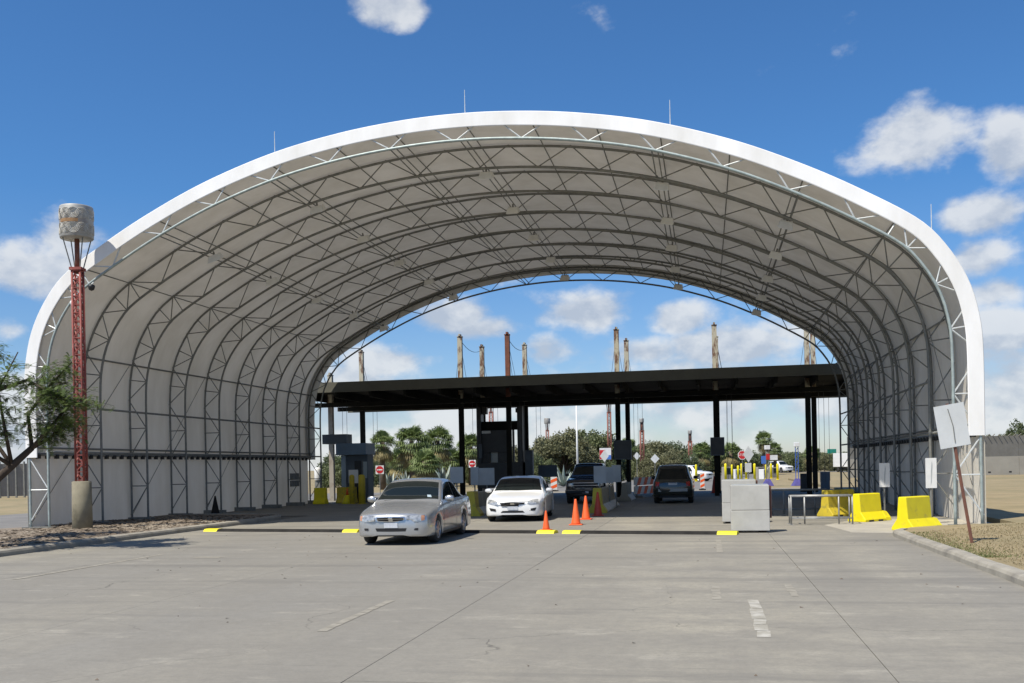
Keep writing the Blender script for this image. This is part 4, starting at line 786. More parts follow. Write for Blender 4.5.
for i, (px, a, b_, w, lb) in enumerate(((456.5, 467, 483, 13, 'grey sign panel directly behind the silver sedan\'s rear pillar'), (474.5, 467, 485, 8, 'narrow grey sign panel, left of the pair before the dark gantry'), (486.5, 468, 485, 15.5, 'wide grey sign panel, right of the pair before the dark gantry'), (599.5, 466, 483, 12, 'grey sign panel, leftmost of three above the lane barriers'), (609, 467, 483, 8, 'grey sign panel, middle of three above the lane barriers'), (616, 465, 482, 9, 'grey sign panel, rightmost of three above the lane barriers'))):
    facepx('sign_panel', lb, px, a, b_, w, 37.0 + 1.1 * (i % 3), 'sign_grey', group='grey sign panels on the islands')
facepx('dark_screen', 'dark rectangular screen board between the white sedan and the pickup', 547.5, 465, 477, 19, 60, 'booth_wall', cat='board')
for px, a, b_, w, d_, lb in ((655, 454, 463.5, 9, 82, 'pale diamond sign back left of the tall red post, above the SUV'), (604.5, 450, 462, 9, 68, 'pale diamond sign back half hidden at the paired masts'), (637, 452, 460, 7, 76, 'small pale diamond sign just right of the paired masts')):
    facepx('diamond_sign', lb, px, a, b_, w, d_, 'sign_back', 'diamond', group='diamond signs seen from behind')
facepx('diamond_sign', 'large pale diamond sign back behind the concrete blocks', 748.5, 446, 462.5, 11, 62, 'sign_back', 'diamond')
facepx('small_plate_sign', 'pale rectangular plate below the large diamond sign', 748, 463, 472, 6.5, 61.6, 'sign_back')
def stoptext(t, pl, zc, w, h):
    P = [(w * .43 / math.cos(math.pi / 8) * math.cos(math.pi / 8 + i * math.pi / 4), h * .43 / math.cos(math.pi / 8) * math.sin(math.pi / 8 + i * math.pi / 4)) for i in range(8)]
    MB().prism(P, lambda a, b: (a, -.050, zc + b), lambda a, b: (a, -.046, zc + b)).build('red_face', 'sign_red', pl)
    cu = bpy.data.curves.new('lettering', 'FONT'); cu.body = 'STOP'; cu.align_x = 'CENTER'; cu.align_y = 'CENTER'; cu.size = w * .40; cu.extrude = .002; cu.materials.append(MATS['sign_white'])
    o = bpy.data.objects.new('lettering', cu); COL.objects.link(o); bpy.context.view_layer.update(); me = bpy.data.meshes.new_from_object(o.evaluated_get(bpy.context.evaluated_depsgraph_get())); bpy.data.objects.remove(o)
    l = link('lettering', me, pl, (0, -.054, zc)); l.rotation_euler = (math.pi / 2, 0, 0)
facepx('stop_sign', 'red octagonal STOP sign left of the large diamond sign back', 742.3, 450.5, 459.5, 8.6, 66, 'sign_white', 'oct', deco=stoptext)
def flagface(t, pl, zc, w, h):
    MB().box(-w / 2 + .01, -w * .02, -.052, -.046, zc - h / 2 + .04, zc + h * .33).build('red_field', 'sign_red', pl); MB().box(0, w / 2 - .01, -.052, -.046, zc - h / 2 + .02, zc - h * .12).build('blue_field', 'sign_blue', pl)
facepx('flag_board', 'white board with red and blue fields in front of the tall red tower', 605.5, 448, 459.5, 11.5, 95, 'sign_white', deco=flagface, cat='board')
facepx('highway_sign', 'tiny green highway sign above the far trees on the right', 832, 449, 453.5, 9, 190, 'sign_green')
p = gdir(770, 120)
# striped channelizers and barricades
def striped(name, label, loc, rz, w, h, z0, n, cat):
    t = thing(name, label, cat, loc, rz); MB().box(-w / 2, w / 2, -.03, .03, z0, z0 + h).build('board', 'sign_white', t)
    for k in range(n):
        zc = z0 + h * (k + .5) / n; hh = h / n * .25
        MB().quad((-w / 2, -.034, zc - hh - h / n * .2), (w / 2, -.034, zc - hh + h / n * .2), (w / 2, -.034, zc + hh + h / n * .2), (-w / 2, -.034, zc + hh - h / n * .2)).build('stripe', 'orange', t)
    bevel(MB().box(-w * .7, w * .7, -.2, .2, 0, .07).build('base', 'rubber', t), .02)
    if z0 > .08: MB().box(-w * .3, w * .3, -.02, .02, .07, z0).build('stem', 'galv_dark', t)
p = gdir(702, 62); striped('vertical_panel', 'orange and white striped upright panel left of the black mast', (p.x, p.y, 0), YAW, .26, .95, .12, 3, 'channelizer')
p = gdir(553.5, 66); striped('vertical_panel', 'orange and white striped upright panel left of the black pickup', (p.x, p.y, 0), YAW, .42, 1.25, .10, 3, 'channelizer')
t = thing('barricade', 'long low white barricade with orange slanting stripes left of the dark SUV', 'barricade', (-3.6, 50.6, 0), R(62))
for z in (.18, .62): 
    bd = MB().box(0, 4.4, -.06, .06, z, z + .40).build('board', 'sign_white', t)
    for k in range(7): x = .1 + k * .62; MB().quad((x, -.064, z), (x + .3, -.064, z), (x + .52, -.064, z + .40), (x + .22, -.064, z + .40)).build('stripe', 'orange', bd)
for x in (.3, 2.2, 4.1): MB().box(x - .05, x + .05, -.3, .3, 0, .08).box(x - .04, x + .04, .062, .11, .05, 1.05).build('leg', 'galv_dark', t)

# ------------------------------------------------------------------ inspection booth at the left
bt = thing('inspection_booth', 'dark blue inspection booth with overhanging roof left of the palms', 'booth', (-18.6, 48.3, 0))
def bp(x0, x1, y0, y1, z0, z1, n, mat, par=None): return MB().box(x0, x1, y0, y1, z0, z1).build(n, mat, par or bt)
bp(0.1, 1.45, .6, 1.5, 0, 2.45, 'wall', 'booth_wall'); bevel(bp(-.1, 1.52, .15, 1.6, 2.455, 3.05, 'roof', 'booth_roof'), .02)
bp(-1.0, .3, .6, 1.5, 3.055, 3.55, 'roof_unit', 'booth_wall'); bp(.06, .30, .48, .595, 0, 2.45, 'pilaster', 'booth_light')
w = bp(1.22, 1.42, .57, .597, 1.25, 2.1, 'window', 'window_pale'); bp(.75, 1.1, .57, .597, 0.05, 2.15, 'door', 'black_machine'); bp(1.17, 1.215, .56, .59, 1.2, 2.15, 'window_frame', 'galv_dark', w)
p = atdepth(348, 475, 49.6); sign('notice_board', 'white notice sheet on a post in front of the booth', (p.x, 47.9, 0), YAW, 1.55, .48, .68, 1.35, 'sign_white')
def bollard(x, y, h, r_, label, mat, group=None):
    t = thing('bollard', label, 'bollard', (x, y, 0), 0, group); MB().lathe([(r_, 0), (r_, h * .93), (r_ * .8, h * .98), (r_ * .3, h)], 14).build('tube', mat, t, True); MB().lathe([(r_ * 1.5, 0), (r_ * 1.5, .02), (r_ * 1.1, .03)], 14).build('base_flange', mat, t)
bollard(-17.25, 46.8, 1.45, .13, 'olive yellow bollard, left one before the booth', 'yellow_dark'); bollard(-16.7, 46.7, 1.45, .17, 'thick olive bollard, right one before the booth door', 'yellow_dark')
t = thing('yellow_cone_base', 'small yellow wedge with an orange cone tip by the booth notice', 'wedge', (-17.65, 47.2, 0)); MB().lathe([(.30, 0), (.26, .12), (.14, .40), (.10, .44)], 16).build('wedge_body', 'yellow', t, True); MB().lathe([(.08, .441), (.02, .78)], 12).build('cone_tip', 'orange', t, True)
t = thing('white_tank', 'white upright tank on the left rear corner of the shelter', 'tank', (-20.0, 49.2, 1.15)); MB().lathe([(.05, 0), (.17, .03), (.18, .08), (.18, .58), (.15, .66), (.05, .70)], 16).build('tank_body', 'sign_white', t, True); MB().box(-.14, .14, -.1, .1, -1.15, 0).build('stand', 'galv_dark', t)
t = thing('vent_panel', 'dark louvred panel low on the left fabric wall near its rear', 'panel', (-19.35, 44.2, .95)); 
for i in range(2):
    for j in range(2): bevel(MB().box(-.03, .03, i * .52, i * .52 + .46, j * .34, j * .34 + .29).build('louvre', 'galv_dark', t), .01)

# ------------------------------------------------------------------ dark gantry booth between the masts
gt = thing('gantry_booth', 'black gantry booth hung between the masts above the white sedan', 'booth', (-12.75, 55.0, 0))
def gp(x0, x1, y0, y1, z0, z1, n, mat='black_machine', par=None): return bevel(MB().box(x0, x1, y0, y1, z0, z1).build(n, mat, par or gt), .01)
gp(.24, 2.32, .2, .5, 3.78, 4.28, 'crossbeam', 'dark_steel'); gp(-.02, .24, .0, .7, 0, 5.1, 'column'); gp(2.32, 2.62, .0, .7, 0, 5.1, 'column')
gp(.24, 1.75, .1, .7, 2.52, 3.775, 'cabin_panel'); gp(.24, .69, .1, .7, 1.95, 2.515, 'cabin_panel'); gp(1.15, 1.75, .1, .7, 1.95, 2.515, 'cabin_panel'); gp(-.02, 2.62, -.1, .9, .5, 1.945, 'cabin_base')
gp(.69, 1.15, .35, .4, 1.95, 2.515, 'window', 'window_pale'); gp(.26, .78, .04, .095, 3.60, 3.75, 'lamp_bar', 'sign_white'); gp(.26, .55, .1, .5, 4.7, 5.1, 'camera_box'); gp(2.2, 2.31, .2, .5, 4.75, 5.0, 'camera_box')
gp(2.72, 3.15, .1, .5, 1.0, 2.6, 'side_cabinet', 'booth_wall'); gp(1.98, 2.08, .25, .45, 1.95, 3.775, 'mullion'); gp(.1, .3, -.1, .0, 2.2, 3.0, 'side_cabinet', 'booth_wall'); gp(2.72, 2.9, .2, .4, 0, .995, 'cabinet_leg', 'booth_wall')
for (x, y, w, z0, z1, lb) in ((.55, 51.7, .70, 2.05, 2.98, 'dark box fixed to the black mast right of the SUV'), (-4.25, 51.7, .90, 1.95, 2.95, 'dark box fixed between the paired masts')):
    t = thing('mast_box', lb, 'box', (x, y, z0)); bevel(MB().box(-w / 2, w / 2, -.14, .14, 0, z1 - z0).build('case', 'booth_wall', t), .015); MB().box(-w / 2 + .05, w / 2 - .05, -.155, -.142, .05, z1 - z0 - .05).build('door_panel', 'black_machine', t)
for (x, y, h, m_, lb) in ((5.3, 57.0, 1.0, 'black_machine', 'dark floor cabinet left of the right-hand masts'), (6.55, 58.6, 1.05, 'sign_green', 'dark green floor cabinet right of the right-hand masts')):
    t = thing('floor_cabinet', lb, 'cabinet', (x, y, 0)); bevel(MB().box(-.24, .24, -.2, .2, .04, h).build('case', 'booth_wall' if m_ != 'black_machine' else m_, t), .015); MB().box(-.26, .26, -.22, .22, 0, .04).build('plinth', 'rubber', t); MB().box(-.21, .21, -.212, -.202, .08, h - .05).build('door_panel', m_ if m_ != 'sign_green' else 'booth_wall', t)

# ------------------------------------------------------------------ red lattice towers with slotted cans
def tower(label, loc, top, w, canr, canh, ped_h, ped_r, detail=True, canmat='can'):
    t = thing('lattice_tower', label, 'tower', loc, R(12), 'red lattice towers'); lh = top - canh - .25; LM = 'red_lattice' if detail else 'far_red'
    MB().lathe([(ped_r, -.15), (ped_r * .98, ped_h * .5), (ped_r * .95, ped_h), (ped_r * .8, ped_h + .02)], 18).build('pedestal', 'ped', t, True)
    h = w / 2
    for sx in (-h, h):
        for sy in (-h, h): MB().tube([(sx, sy, ped_h), (sx, sy, lh - .6)], .034 if detail else .06, 6).build('leg', LM, t, True)
    m = MB(); step = w * 1.05; z = ped_h + .05; k = 0
    while z < lh - .65:
        for (a, b) in (((-h, -h), (h, -h)), ((h, -h), (h, h)), ((h, h), (-h, h)), ((-h, h), (-h, -h))):
            A, B = (a, b) if k % 2 else (b, a); m.tube([(A[0], A[1], z), (B[0], B[1], min(z + step, lh - .6))], .020 if detail else .035, 4); m.tube([(a[0], a[1], z), (b[0], b[1], z)], .020, 4)
        z += step; k += 1
    struct(m.build('lattice', LM, t), 'stuff')
    MB().tube([(0, 0, lh - .75), (0, 0, top - canh)], w * .30, 8).build('neck', 'rust_red', t, True); MB().box(-h - .06, h + .06, -h - .06, h + .06, lh - .66, lh - .58).build('head_plate', LM, t)
    c = MB().lathe([(canr * .96, top - canh), (canr, top - canh + .03), (canr, top - .03), (canr * .97, top)], 28).build('can', canmat, t, True)
    if detail:
        for a in range(-5, 4):
            for b, zz in ((0, .27), (1, .73)):
                th = -math.pi / 2 + a * .50 + .2; px, py = math.cos(th), math.sin(th); z = top - canh + canh * zz
                for rr_ in (.15, .115, .075, .035):
                    P = [(px * (canr + .006) - py * rr_ * math.cos(q) - px * (rr_ * math.cos(q)) ** 2 / 2 / canr, py * (canr + .006) + px * rr_ * math.cos(q) - py * (rr_ * math.cos(q)) ** 2 / 2 / canr, z + rr_ * math.sin(q)) for q in np.linspace(0, 2 * math.pi, 17)]
                    MB().tube(P, .007, 4, cap=False).build('slot_ring', 'can_slot', c)
        m = MB()
        for th in np.linspace(-2.3, -1.25, 8):
            m.hexa([(math.cos(t_) * rr_, math.sin(t_) * rr_, top - canh * .5 + dz) for dz in (-.05, .05) for (t_, rr_) in ((th, canr + .001), (th + .15, canr + .001), (th + .15, canr + .008), (th, canr + .008))])
        m.build('rust_band', 'can_rust', c)
    for sx in (-1, 1):
        for sy in (-1, 1): MB().tube([(sx * h, sy * h, lh - .62), (sx * canr * .62, sy * canr * .62, top - canh)], .018 if detail else .03, 5).build('strut', 'galv_dark', t)
tp = plx = None
d = pray(82, 500); k = 25.85 / d.y; tower('nearest red lattice tower with slotted can, on a concrete pedestal before the shelter', (d.x * k, 25.85, .10), 9.34, .23, .46, .92, 1.40, .28)
for px, pytop, dep, lb, cr in ((548, 418, 130, 'far red lattice tower left of the white light pole', .40), (610, 398, 108, 'tall far red lattice tower behind the flag-coloured board', .36), (642.5, 418, 104, 'far red lattice tower just left of the SUV', .24), (690.5, 430, 118, 'short far red lattice tower with a white board right of the SUV', .24), (492, 396, 100, 'far red lattice tower seen through the dark gantry booth', .4)):
    p = gdir(px, dep); tower(lb, (p.x, p.y, -.04), height(px, pytop, dep), .34, cr, cr * 1.75, 1.0, .4, False)
facepx('white_board', 'white board at the foot of the short far tower', 692, 456.5, 468.5, 4.5, 116, 'sign_white', cat='board')
p = gdir(577.5, 88); t = thing('light_pole', 'slim white light pole rising behind the black pickup', 'light pole', (p.x, p.y, -.04)); MB().tube([(0, 0, 0), (0, 0, 7.3)], .11, 8, .06).build('pole', 'sign_white', t, True); bevel(MB().box(-.22, .22, -.14, .14, 7.3, 7.42).build('lamp_head', 'flood', t), .02)
# trailer masts in the distance
for px, col, py0, dep, lb in ((767.5, 'purple_metal', 449, 71, 'purple-based trailer mast with small flags behind the blocks'), (797, 'blue_metal', 446, 70, 'blue lattice mast on a purple trailer base near the right masts')):
    p = gdir(px, dep); h = height(px, py0, dep); t = thing('trailer_mast', lb, 'trailer mast', (p.x, p.y, -.04), .3)
    MB().hexa([(-.36, -.3, .0), (.36, -.3, 0), (.36, .3, 0), (-.36, .3, 0), (-.12, -.12, .5), (.12, -.12, .5), (.12, .12, .5), (-.12, .12, .5)]).build('base', 'purple_metal', t)
    for s in (-.10, .10): MB().tube([(s, 0, .45), (s, 0, h)], .03, 6).build('upright', col if col == 'blue_metal' else 'galv_dark', t)
    for z in np.arange(1.0, h - .2, .35): MB().tube([(-.1, 0, z), (.1, 0, z + .3)], .018, 4).build('brace', col if col == 'blue_metal' else 'galv_dark', t)
    bevel(MB().box(-.18, .18, -.12, .12, h, h + .3).build('lamp_head', 'sign_white', t), .02)
    if col == 'purple_metal':
        MB().box(.12, .75, -.02, .02, h - .75, h - .4).build('banner', 'sign_white', t); MB().box(-.45, -.12, -.02, .02, h - 1.0, h - .45).build('banner', 'sign_blue', t); MB().box(-.1, .16, -.05, -.03, h - .72, h - .3).build('banner', 'sign_red', t)
# far yellow bollards with signs
random.seed(5)
for i, (px, yt, dep) in enumerate(((725.5, 464, 88), (732, 465, 92), (738, 466, 95), (741.5, 464, 90), (746, 463, 99), (754.5, 464, 88), (766, 465, 96), (771, 464, 100), (777.5, 464, 92), (686, 466, 96), (696, 465, 92))):
    p = gdir(px, dep); bollard(p.x, p.y, height(px, yt, dep) + .05, .11, 'tall yellow guard post, number %s from the left in the far row' % ['three', 'four', 'five', 'six', 'seven', 'eight', 'nine', 'ten', 'eleven', 'one', 'two'][i], 'yellow', 'far yellow guard posts')
p = gdir(690, 100); t = thing('yellow_planter', 'low yellow wall at the foot of the far tower right of the SUV', 'low wall', (p.x, p.y, 0), YAW); bevel(MB().box(-1.0, 1.4, -.3, .3, -.05, .62).build('wall_body', 'yellow_dark', t), .03); MB().box(-1.05, 1.45, -.34, .34, .625, .70).build('coping', 'wall_low', t)
for i, (px, dep, w, h) in enumerate(((727, 97, .9, 1.3), (736, 104, .8, 1.0), (759, 101, 1.0, 1.2), (763, 98, .7, 1.0), (773, 108, .9, 1.1), (684, 103, .9, 1.9))):
    p = gdir(px, dep); t = thing('equipment_box', 'small pale equipment cabinet among the far yellow posts, %s from the left' % ['second', 'third', 'fourth', 'fifth', 'sixth', 'first'][i], 'cabinet', (p.x, p.y, -.04), random.uniform(0, 1)); bevel(MB().box(-w / 2, w / 2, -.3, .3, 0, h).build('case', 'sign_white' if i % 2 else 'wall_low', t), .03); MB().box(-w * .3, w * .3, -.315, -.305, h * .45, h * .9).build('dark_panel', 'window_dark', t)

# ------------------------------------------------------------------ fence at the far left, wall at the far right
ft = thing('steel_fence', 'grey-tan steel panel fence beyond the side road at far left', 'fence', (0, 0, 0)); A_, B_ = Vector((-78, 64, 0)), Vector((-40, 76, 0)); A_ = gdir(-60, 78); B_ = gdir(40, 82); n = 12
ft.location = A_
for i in range(n + 1):
    q = (B_ - A_) * (i / n); MB().box(q.x - .06, q.x + .06, q.y - .06, q.y + .06, -.05, 2.9).build('post', 'galv_dark', ft)
    if i < n:
        q2 = (B_ - A_) * ((i + 1) / n); e = (q2 - q).normalized() * .08
        for j in range(3):
            a, b = (q + e).lerp(q2 - e, j / 3), (q + e).lerp(q2 - e, (j + 1) / 3 - .02); MB().prism([(0, .05), (0, 2.7)] and [(a.x, a.y), (b.x, b.y), (b.x, b.y + .05), (a.x, a.y + .05)], lambda x, y: (x, y, .08), lambda x, y: (x, y, 2.72)).build('panel', 'fence', ft)
wt_ = thing('perimeter_wall', 'long beige perimeter wall with dark mesh top across the right lawn', 'wall', (24.0, 96.3, 0)); wx = 70.0
wd = Vector((1, .30, 0)).normalized()
def wseg(s0, s1, z0, z1, off, th, n, m_, par=None):
    nrm_ = Vector((-wd.y, wd.x, 0)); P = [wd * s0 + nrm_ * off, wd * s1 + nrm_ * off, wd * s1 + nrm_ * (off + th), wd * s0 + nrm_ * (off + th)]; return MB().hexa([(p.x, p.y, z0) for p in P] + [(p.x, p.y, z1) for p in P]).build(n, m_, par or wt_)
for i in range(16):
    s = -12 + i * 4.0; pn = wseg(s, s + 3.97, 0.0, 1.75, 0, .2, 'panel', 'wall_low'); wseg(s, s + 3.98, 1.752, 3.62, .05, .08, 'mesh_panel', 'wall_mesh', pn); wseg(s - .05, s + .09, 0, 3.75, .22, .12, 'post', 'galv_dark', pn)
    for k in range(8): a = wd * (s + k * .5); MB().tube([(a.x, a.y + .08, 3.60), (a.x + .12, a.y - .25, 3.78)], .035, 4).build('spike', 'wall_low', pn)
    for k in range(2): wseg(s + 1 + k * 2, s + 1.25 + k * 2, .28, .40, -.012, .01, 'drain_hole', 'car_black', pn)

# ------------------------------------------------------------------ vegetation
def leafcloud(n, rx, ry, rz, cz, size, clumps, seed, hollow=.55, flat=.8):
    g = np.random.default_rng(seed); d = g.normal(size=(clumps, 3)); d /= np.linalg.norm(d, axis=1)[:, None]; d[:, 2] = np.abs(d[:, 2]) * 1.15 - .30
    rad = g.uniform(hollow, 1.0, clumps); C_ = d * rad[:, None] * np.array([rx, ry, rz]); csz = g.uniform(.16, .34, clumps)
    ci = g.integers(0, clumps, n); o = g.normal(size=(n, 3)); o /= np.linalg.norm(o, axis=1)[:, None]; o *= (g.uniform(0, 1, n) ** .5)[:, None]
    P = C_[ci] + o * (csz[ci][:, None] * np.array([rx, ry, rz]) * flat * 1.25); P[:, 2] += cz
    a = g.normal(size=(n, 3)); a /= np.linalg.norm(a, axis=1)[:, None]; b = np.cross(a, g.normal(size=(n, 3))); b /= np.linalg.norm(b, axis=1)[:, None]; s = (size * g.uniform(.6, 1.4, n))[:, None]
    V = np.stack([P - a * s, P + b * s * .5, P + a * s, P - b * s * .5], 1).reshape(-1, 3); F = np.arange(4 * n).reshape(-1, 4); return V, F, C_ + np.array([0, 0, cz])
TREEV = []
for i, (lm, sd) in enumerate((('leaf_tree', 11), ('leaf_olive', 12), ('leaf_dark', 13), ('leaf_olive', 14))):
    V, F, CC = leafcloud(17000, 3.4, 3.4, 3.3, 2.6, .145, 90, sd); cm = npmesh('crown', V, F, lm)
    m = MB(); m.tube([(0, 0, -.1), (.1, .05, .8), (.05, .1, 1.7)], .24, 8, .16)
    for c in CC[:18]: e = Vector(c); m.tube([(.05, .1, 1.5), Vector((.05, .1, 1.6)).lerp(e, .5) + Vector((0, 0, .2)), e], .08, 5, .02)
    TREEV.append((cm, m.mesh('trunk', 'bark', True)))
def bush_tree(px, dep, top, wpx, v, label, group='trees far beyond the canopy', base=-.05):
    p = gdir(px, dep); h = height(px, top, dep); s = h / 6.0; w = wpx * dep / FPX / 7.2; t = thing('tree', label, 'tree', (p.x, p.y, base), random.uniform(0, 6.28), group); t.scale = (w, w, s)
    link('crown', TREEV[v][0], t); link('trunk', TREEV[v][1], t)
T = [(395, 118, 449, 60, 0, 'round green tree behind the leftmost small palm'), (352, 125, 448, 70, 2, 'dark tree showing left of and behind the booth'), (430, 128, 449, 70, 0, 'green tree directly behind the two big palms'), (470, 120, 446, 60, 3, 'olive tree behind the palm left of the dark gantry'), (512, 122, 444, 60, 1, 'olive tree seen through the dark gantry booth'),
     (545, 112, 437, 56, 1, 'olive tree at the left of the broad mass behind the pickup'), (566, 104, 429, 66, 1, 'broad brown-green tree with visible limbs behind the pickup'), (592, 110, 424, 64, 0, 'tallest green tree behind the white light pole'), (628, 125, 441, 64, 0, 'green tree behind the paired masts'), (655, 138, 439, 60, 3, 'olive tree behind the pale diamond sign'), (680, 142, 440, 60, 2, 'dark tree behind the short far tower'), (705, 136, 442, 52, 0, 'green tree just left of the tall black mast'),
     (735, 145, 447, 50, 2, 'dark tree just right of the tall black mast'), (752, 150, 450, 36, 2, 'dark rounded tree behind the large diamond sign'), (785, 190, 450, 70, 0, 'distant green tree right of the tall palm'), (815, 200, 451, 60, 3, 'distant olive tree between the right-hand masts'), (840, 190, 450, 50, 0, 'distant tree at the shelter\'s right rear leg'), (770, 200, 452, 60, 2, 'distant dark tree behind the trailer masts')]
for a in T: bush_tree(*a)
for a in [(995, 135, 431, 50, 0, 'dark green tree behind the right wall, left one'), (1022, 130, 418, 40, 2, 'tall dark tree behind the right wall at the picture edge'), (975, 140, 434, 30, 2, 'small tree peeking out beside the shelter\'s right edge'), (1062, 130, 424, 60, 0, 'green tree behind the wall, outside the lawn to the right')]: bush_tree(*a, group='trees behind the right wall')
for i in range(34):
    px = 336 + i * 15.2 + random.uniform(-4, 4); dep = random.uniform(96, 112); p = gdir(px, dep)
    if px > 700: dep += 50; p = gdir(px, dep)
    t = thing('shrub', 'low green shrub of the far hedge beyond the canopy', 'shrub', (p.x, p.y, -.9), random.uniform(0, 6), 'shrubs of the far hedge'); w = random.uniform(.34, .5); t.scale = (w, w, random.uniform(.5, .72))
    link('crown', TREEV[(0, 1, 3, 2, 0)[i % 5]][0], t)
# fan palms
def palm_mesh(seed, nf=46, blade=.95):
    g = random.Random(seed); V = []; F = []; VD = []; FD = []
    for k in range(nf):
        az_ = g.uniform(0, 6.28); dead = k > nf * .68; el_ = g.uniform(-1.25, -.55) if dead else g.uniform(-.45, 1.35); L = g.uniform(.75, 1.1)
        u = Vector((math.cos(az_) * math.cos(el_), math.sin(az_) * math.cos(el_), math.sin(el_))); sd = u.cross(Vector((0, 0, 1))).normalized(); nn = sd.cross(u).normalized(); c = u * (L * .9); tgtV, tgtF = (VD, FD) if dead else (V, F)
        b0 = len(tgtV); tgtV.extend([tuple(sd * .02), tuple(-sd * .02), tuple(c)]); tgtF.append((b0, b0 + 1, b0 + 2))
        for j in range(13):
            a = (j - 6) / 6 * 1.75; d_ = (u * math.cos(a) + sd * math.sin(a)); tip = c + d_ * blade * g.uniform(.8, 1.05) - Vector((0, 0, .22 + .18 * abs(a))) * blade; midp = c + d_ * blade * .55; wv = d_.cross(nn) * .055; b0 = len(tgtV)
            tgtV.extend([tuple(c), tuple(midp + wv), tuple(tip), tuple(midp - wv)]); tgtF.append((b0, b0 + 1, b0 + 2, b0 + 3))
    def mk(nm, V_, F_, mt): me = bpy.data.meshes.new(nm); me.from_pydata(V_, [], F_); me.materials.append(MATS[mt]); return me
    return mk('fronds', V, F, 'palm_green'), mk('dead_skirt', VD, FD, 'palm_dead')
PM = [palm_mesh(s, 84) for s in (1, 2, 3)]
def palm(px, dep, top, wpx, v, label, group='fan palms'):
    p = gdir(px, dep); h = height(px, top, dep); s = wpx * dep / FPX / 2.7; t = thing('fan_palm', label, 'palm', (p.x, p.y, -.05), random.uniform(0, 6), group); ch = h - 1.55 * s
    MB().tube([(0, 0, 0), (.04, .02, ch * .5), (0, 0, ch + .2)], .26, 9, .2).build('trunk', 'palm_trunk', t, True)
    a = link('fronds', PM[v][0], t, (0, 0, ch), 0, (s, s, s)); b = link('dead_skirt', PM[v][1], t, (0, 0, ch - .1), 0, (s, s, s * 1.2))
for a in [(383, 84, 429, 25, 0, 'small fan palm right beside the booth roof'), (412, 86, 423, 34, 1, 'big fan palm, left of the pair behind the silver sedan'), (438, 90, 424, 31, 2, 'big fan palm, right of the pair behind the silver sedan'), (471, 96, 432, 28, 0, 'fan palm left of the dark gantry booth'), (425, 82, 446, 30, 2, 'low fan palm in front between the big pair'), (400, 92, 446, 28, 0, 'low fan palm in front of the big left palm'), (452, 96, 446, 26, 1, 'low fan palm between the big pair and the gantry'),
          (764.5, 128, 429.5, 17, 1, 'tall fan palm with bare trunk right of the diamond sign'), (775, 132, 441, 15, 2, 'shorter fan palm right of the tall bare-trunk one'), (731, 118, 441, 20, 0, 'fan palm right behind the tall black mast'), (702, 122, 440, 20, 2, 'fan palm left of the tall black mast'), (628, 118, 436, 18, 1, 'fan palm showing above the dark box of the paired masts'), (812, 150, 444, 16, 0, 'small fan palm between the right-hand masts')]: palm(*a)
# agaves
def agave(px, dep, s, label, seed):
    g = random.Random(seed); p = gdir(px, dep); t = thing('agave', label, 'agave', (p.x, p.y, -.03), g.uniform(0, 6), 'pale agaves behind the silver sedan'); me = None
    for k in range(26):
        a = k * 2.4 + g.uniform(-.2, .2); e = .25 + 1.1 * (k / 26) + g.uniform(-.1, .1); L = g.uniform(.9, 1.25) * s; u = Vector((math.cos(a) * math.cos(e), math.sin(a) * math.cos(e), math.sin(e))); sd = u.cross(Vector((0, 0, 1))).normalized(); n = sd.cross(u).normalized(); w = .075 * s; m = MB()
        P0, P1, P2 = Vector((0, 0, .05)), u * L * .5 - n * .02, u * L - Vector((0, 0, .05 * L))
        m.v = [tuple(P0 - sd * w * .7), tuple(P0 + sd * w * .7), tuple(P1 + sd * w + n * .03), tuple(P1 - n * .03), tuple(P1 - sd * w + n * .03), tuple(P2)]; m.f = [(0, 1, 2, 3), (0, 3, 4), (4, 3, 5), (3, 2, 5), (1, 0, 4, 5, 2)]; m.build('leaf', 'agave', t)
agave(406, 88, 1.6, 'pale blue-green agave left of the silver sedan roof centre', 1); agave(443, 84, 2.1, 'large pale agave with upright blades above the silver sedan roof', 2); agave(390, 86, 1.5, 'small agave beside the no-entry sign near the booth', 3); agave(563, 80, 1.7, 'pale agave just left of the black pickup', 4)
# feathery tree at the left edge
random.seed(21)
ft2 = thing('feathery_tree', 'fine-leaved green tree leaning in from the left picture edge', 'tree', (0, 0, 0)); TB = gdir(-62, 23.0); ft2.location = (TB.x, TB.y, .12)
tm = MB(); tips = []
def loc_(px, py, dep): q = atdepth(px, py, dep); return Vector((q.x - TB.x, q.y - TB.y, q.z - .12))
def branch(P, r0, r1): tm.tube(P, r0, 7, r1)
fork = loc_(12, 466, 23.0)
branch([Vector((0, 0, -.1)), loc_(-45, 520, 23.1), loc_(-18, 492, 23.0), fork, loc_(32, 448, 23.0)], .14, .07)
limbs = [[loc_(32, 448, 23), loc_(55, 422, 22.8), loc_(66, 408, 22.6), loc_(80, 398, 22.4)], [loc_(32, 448, 23), loc_(28, 415, 23.4), loc_(50, 385, 23.6), loc_(72, 362, 23.6)], [fork, loc_(5, 430, 22.6), loc_(-2, 390, 22.4), loc_(18, 352, 22.3)], [loc_(-18, 492, 23), loc_(-40, 440, 23.5), loc_(-50, 390, 23.8), loc_(-40, 330, 24)], [loc_(32, 448, 23), loc_(50, 438, 23.4), loc_(62, 426, 23.6), loc_(70, 420, 23.6)], [fork, loc_(-20, 420, 24), loc_(-30, 380, 24.5), loc_(-10, 345, 25)], [fork, loc_(-30, 440, 22), loc_(-70, 400, 21.5), loc_(-110, 370, 21)], [loc_(-2, 390, 22.4), loc_(28, 380, 22.2), loc_(48, 392, 22), loc_(70, 400, 22)]]
twigs = []
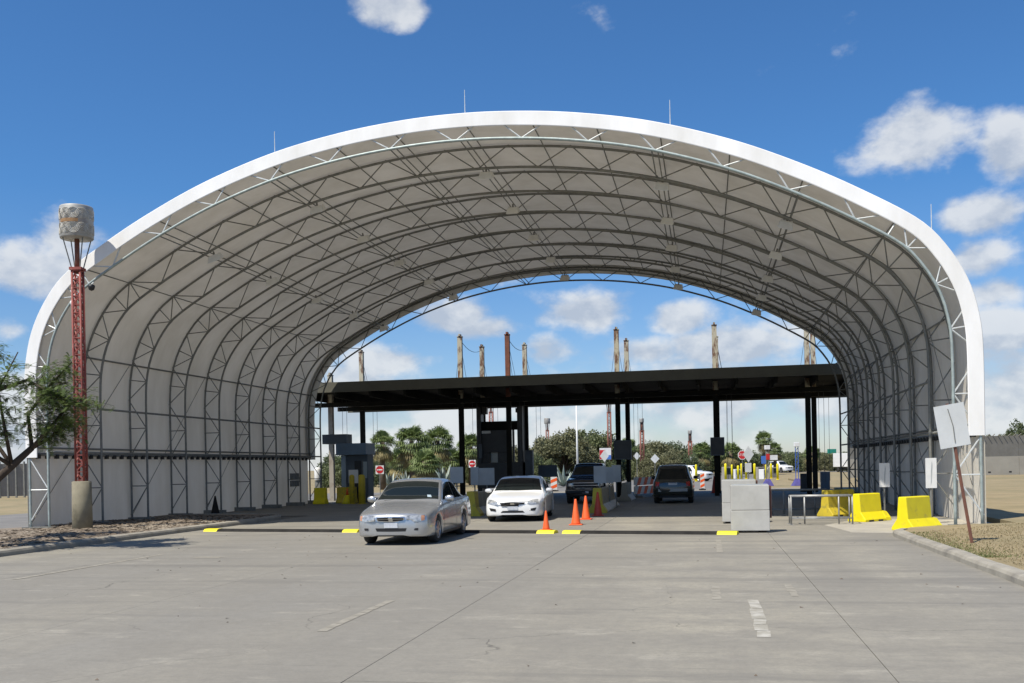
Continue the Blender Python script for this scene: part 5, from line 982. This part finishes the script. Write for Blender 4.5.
for Lm in limbs:
    branch(Lm, .05, .012)
    for k in range(46):
        f_ = random.uniform(.22, 1.0) * (len(Lm) - 1); i = min(int(f_), len(Lm) - 2); p = Lm[i].lerp(Lm[i + 1], f_ - i); d_ = Vector((random.gauss(0, 1), random.gauss(0, 1), random.gauss(.05, .30))).normalized(); e = p + d_ * random.uniform(.3, .8); e.z -= .10
        tm.tube([p, p.lerp(e, .5) + Vector((0, 0, .05)), e], .008, 3, .003, cap=False); twigs.append((p, e))
tm.build('trunk', 'bark', ft2, True)
V = []; F = []
for (p, e) in twigs:
    if p.z < 1.2: continue
    for k in range(15):
        q = p.lerp(e, random.uniform(.05, 1.1)) + Vector((random.gauss(0, .05), random.gauss(0, .05), random.gauss(0, .05))); d_ = Vector((random.gauss(0, 1), random.gauss(0, 1), random.gauss(-.1, .4))).normalized(); L = random.uniform(.10, .18); sd = d_.cross(Vector((0, 0, 1))).normalized()
        for j in range(7):
            for s in (-1, 1):
                c = q + d_ * (L * j / 6) - Vector((0, 0, .02 * (j / 6) ** 2)); u = (sd * s + d_ * .35).normalized() * .038; w = d_ * .008; b = len(V); V += [tuple(c - w), tuple(c + w), tuple(c + u + w * .8), tuple(c + u - w * .8)]; F.append((b, b + 1, b + 2, b + 3))
link('crown', npmesh('crown', V, F, 'leaf_fern'), ft2)
V = []
m = MB()
for k in range(26):
    p, e = random.choice(twigs)
    if p.z < 1.6: continue
    L = random.uniform(.10, .2); m.tube([e, e + Vector((.02, 0, -L * .5)), e + Vector((0, .02, -L))], .014, 4, .008)
struct(m.build('seed_pods', 'bark', ft2), 'stuff')
# security cameras on the front truss
for i, (dx, lb) in enumerate(((-12.35, 'small white security camera on the left shoulder of the front truss'), (-11.6, 'small dark security camera next to the white one on the front truss'))):
    s = s_at(dx); x, z = prof(s, .84); t = thing('security_camera', lb, 'camera', (x, Y0 - .12, z - .08)); MB().lathe([(.001, -.16), (.07, -.13), (.10, -.05), (.10, .0), (.06, .03)], 12).build('dome', 'sign_white' if i == 0 else 'black_machine', t, True); MB().tube([(0, 0, .03), (0, .12, .12)], .02, 5).build('arm', 'galv', t)
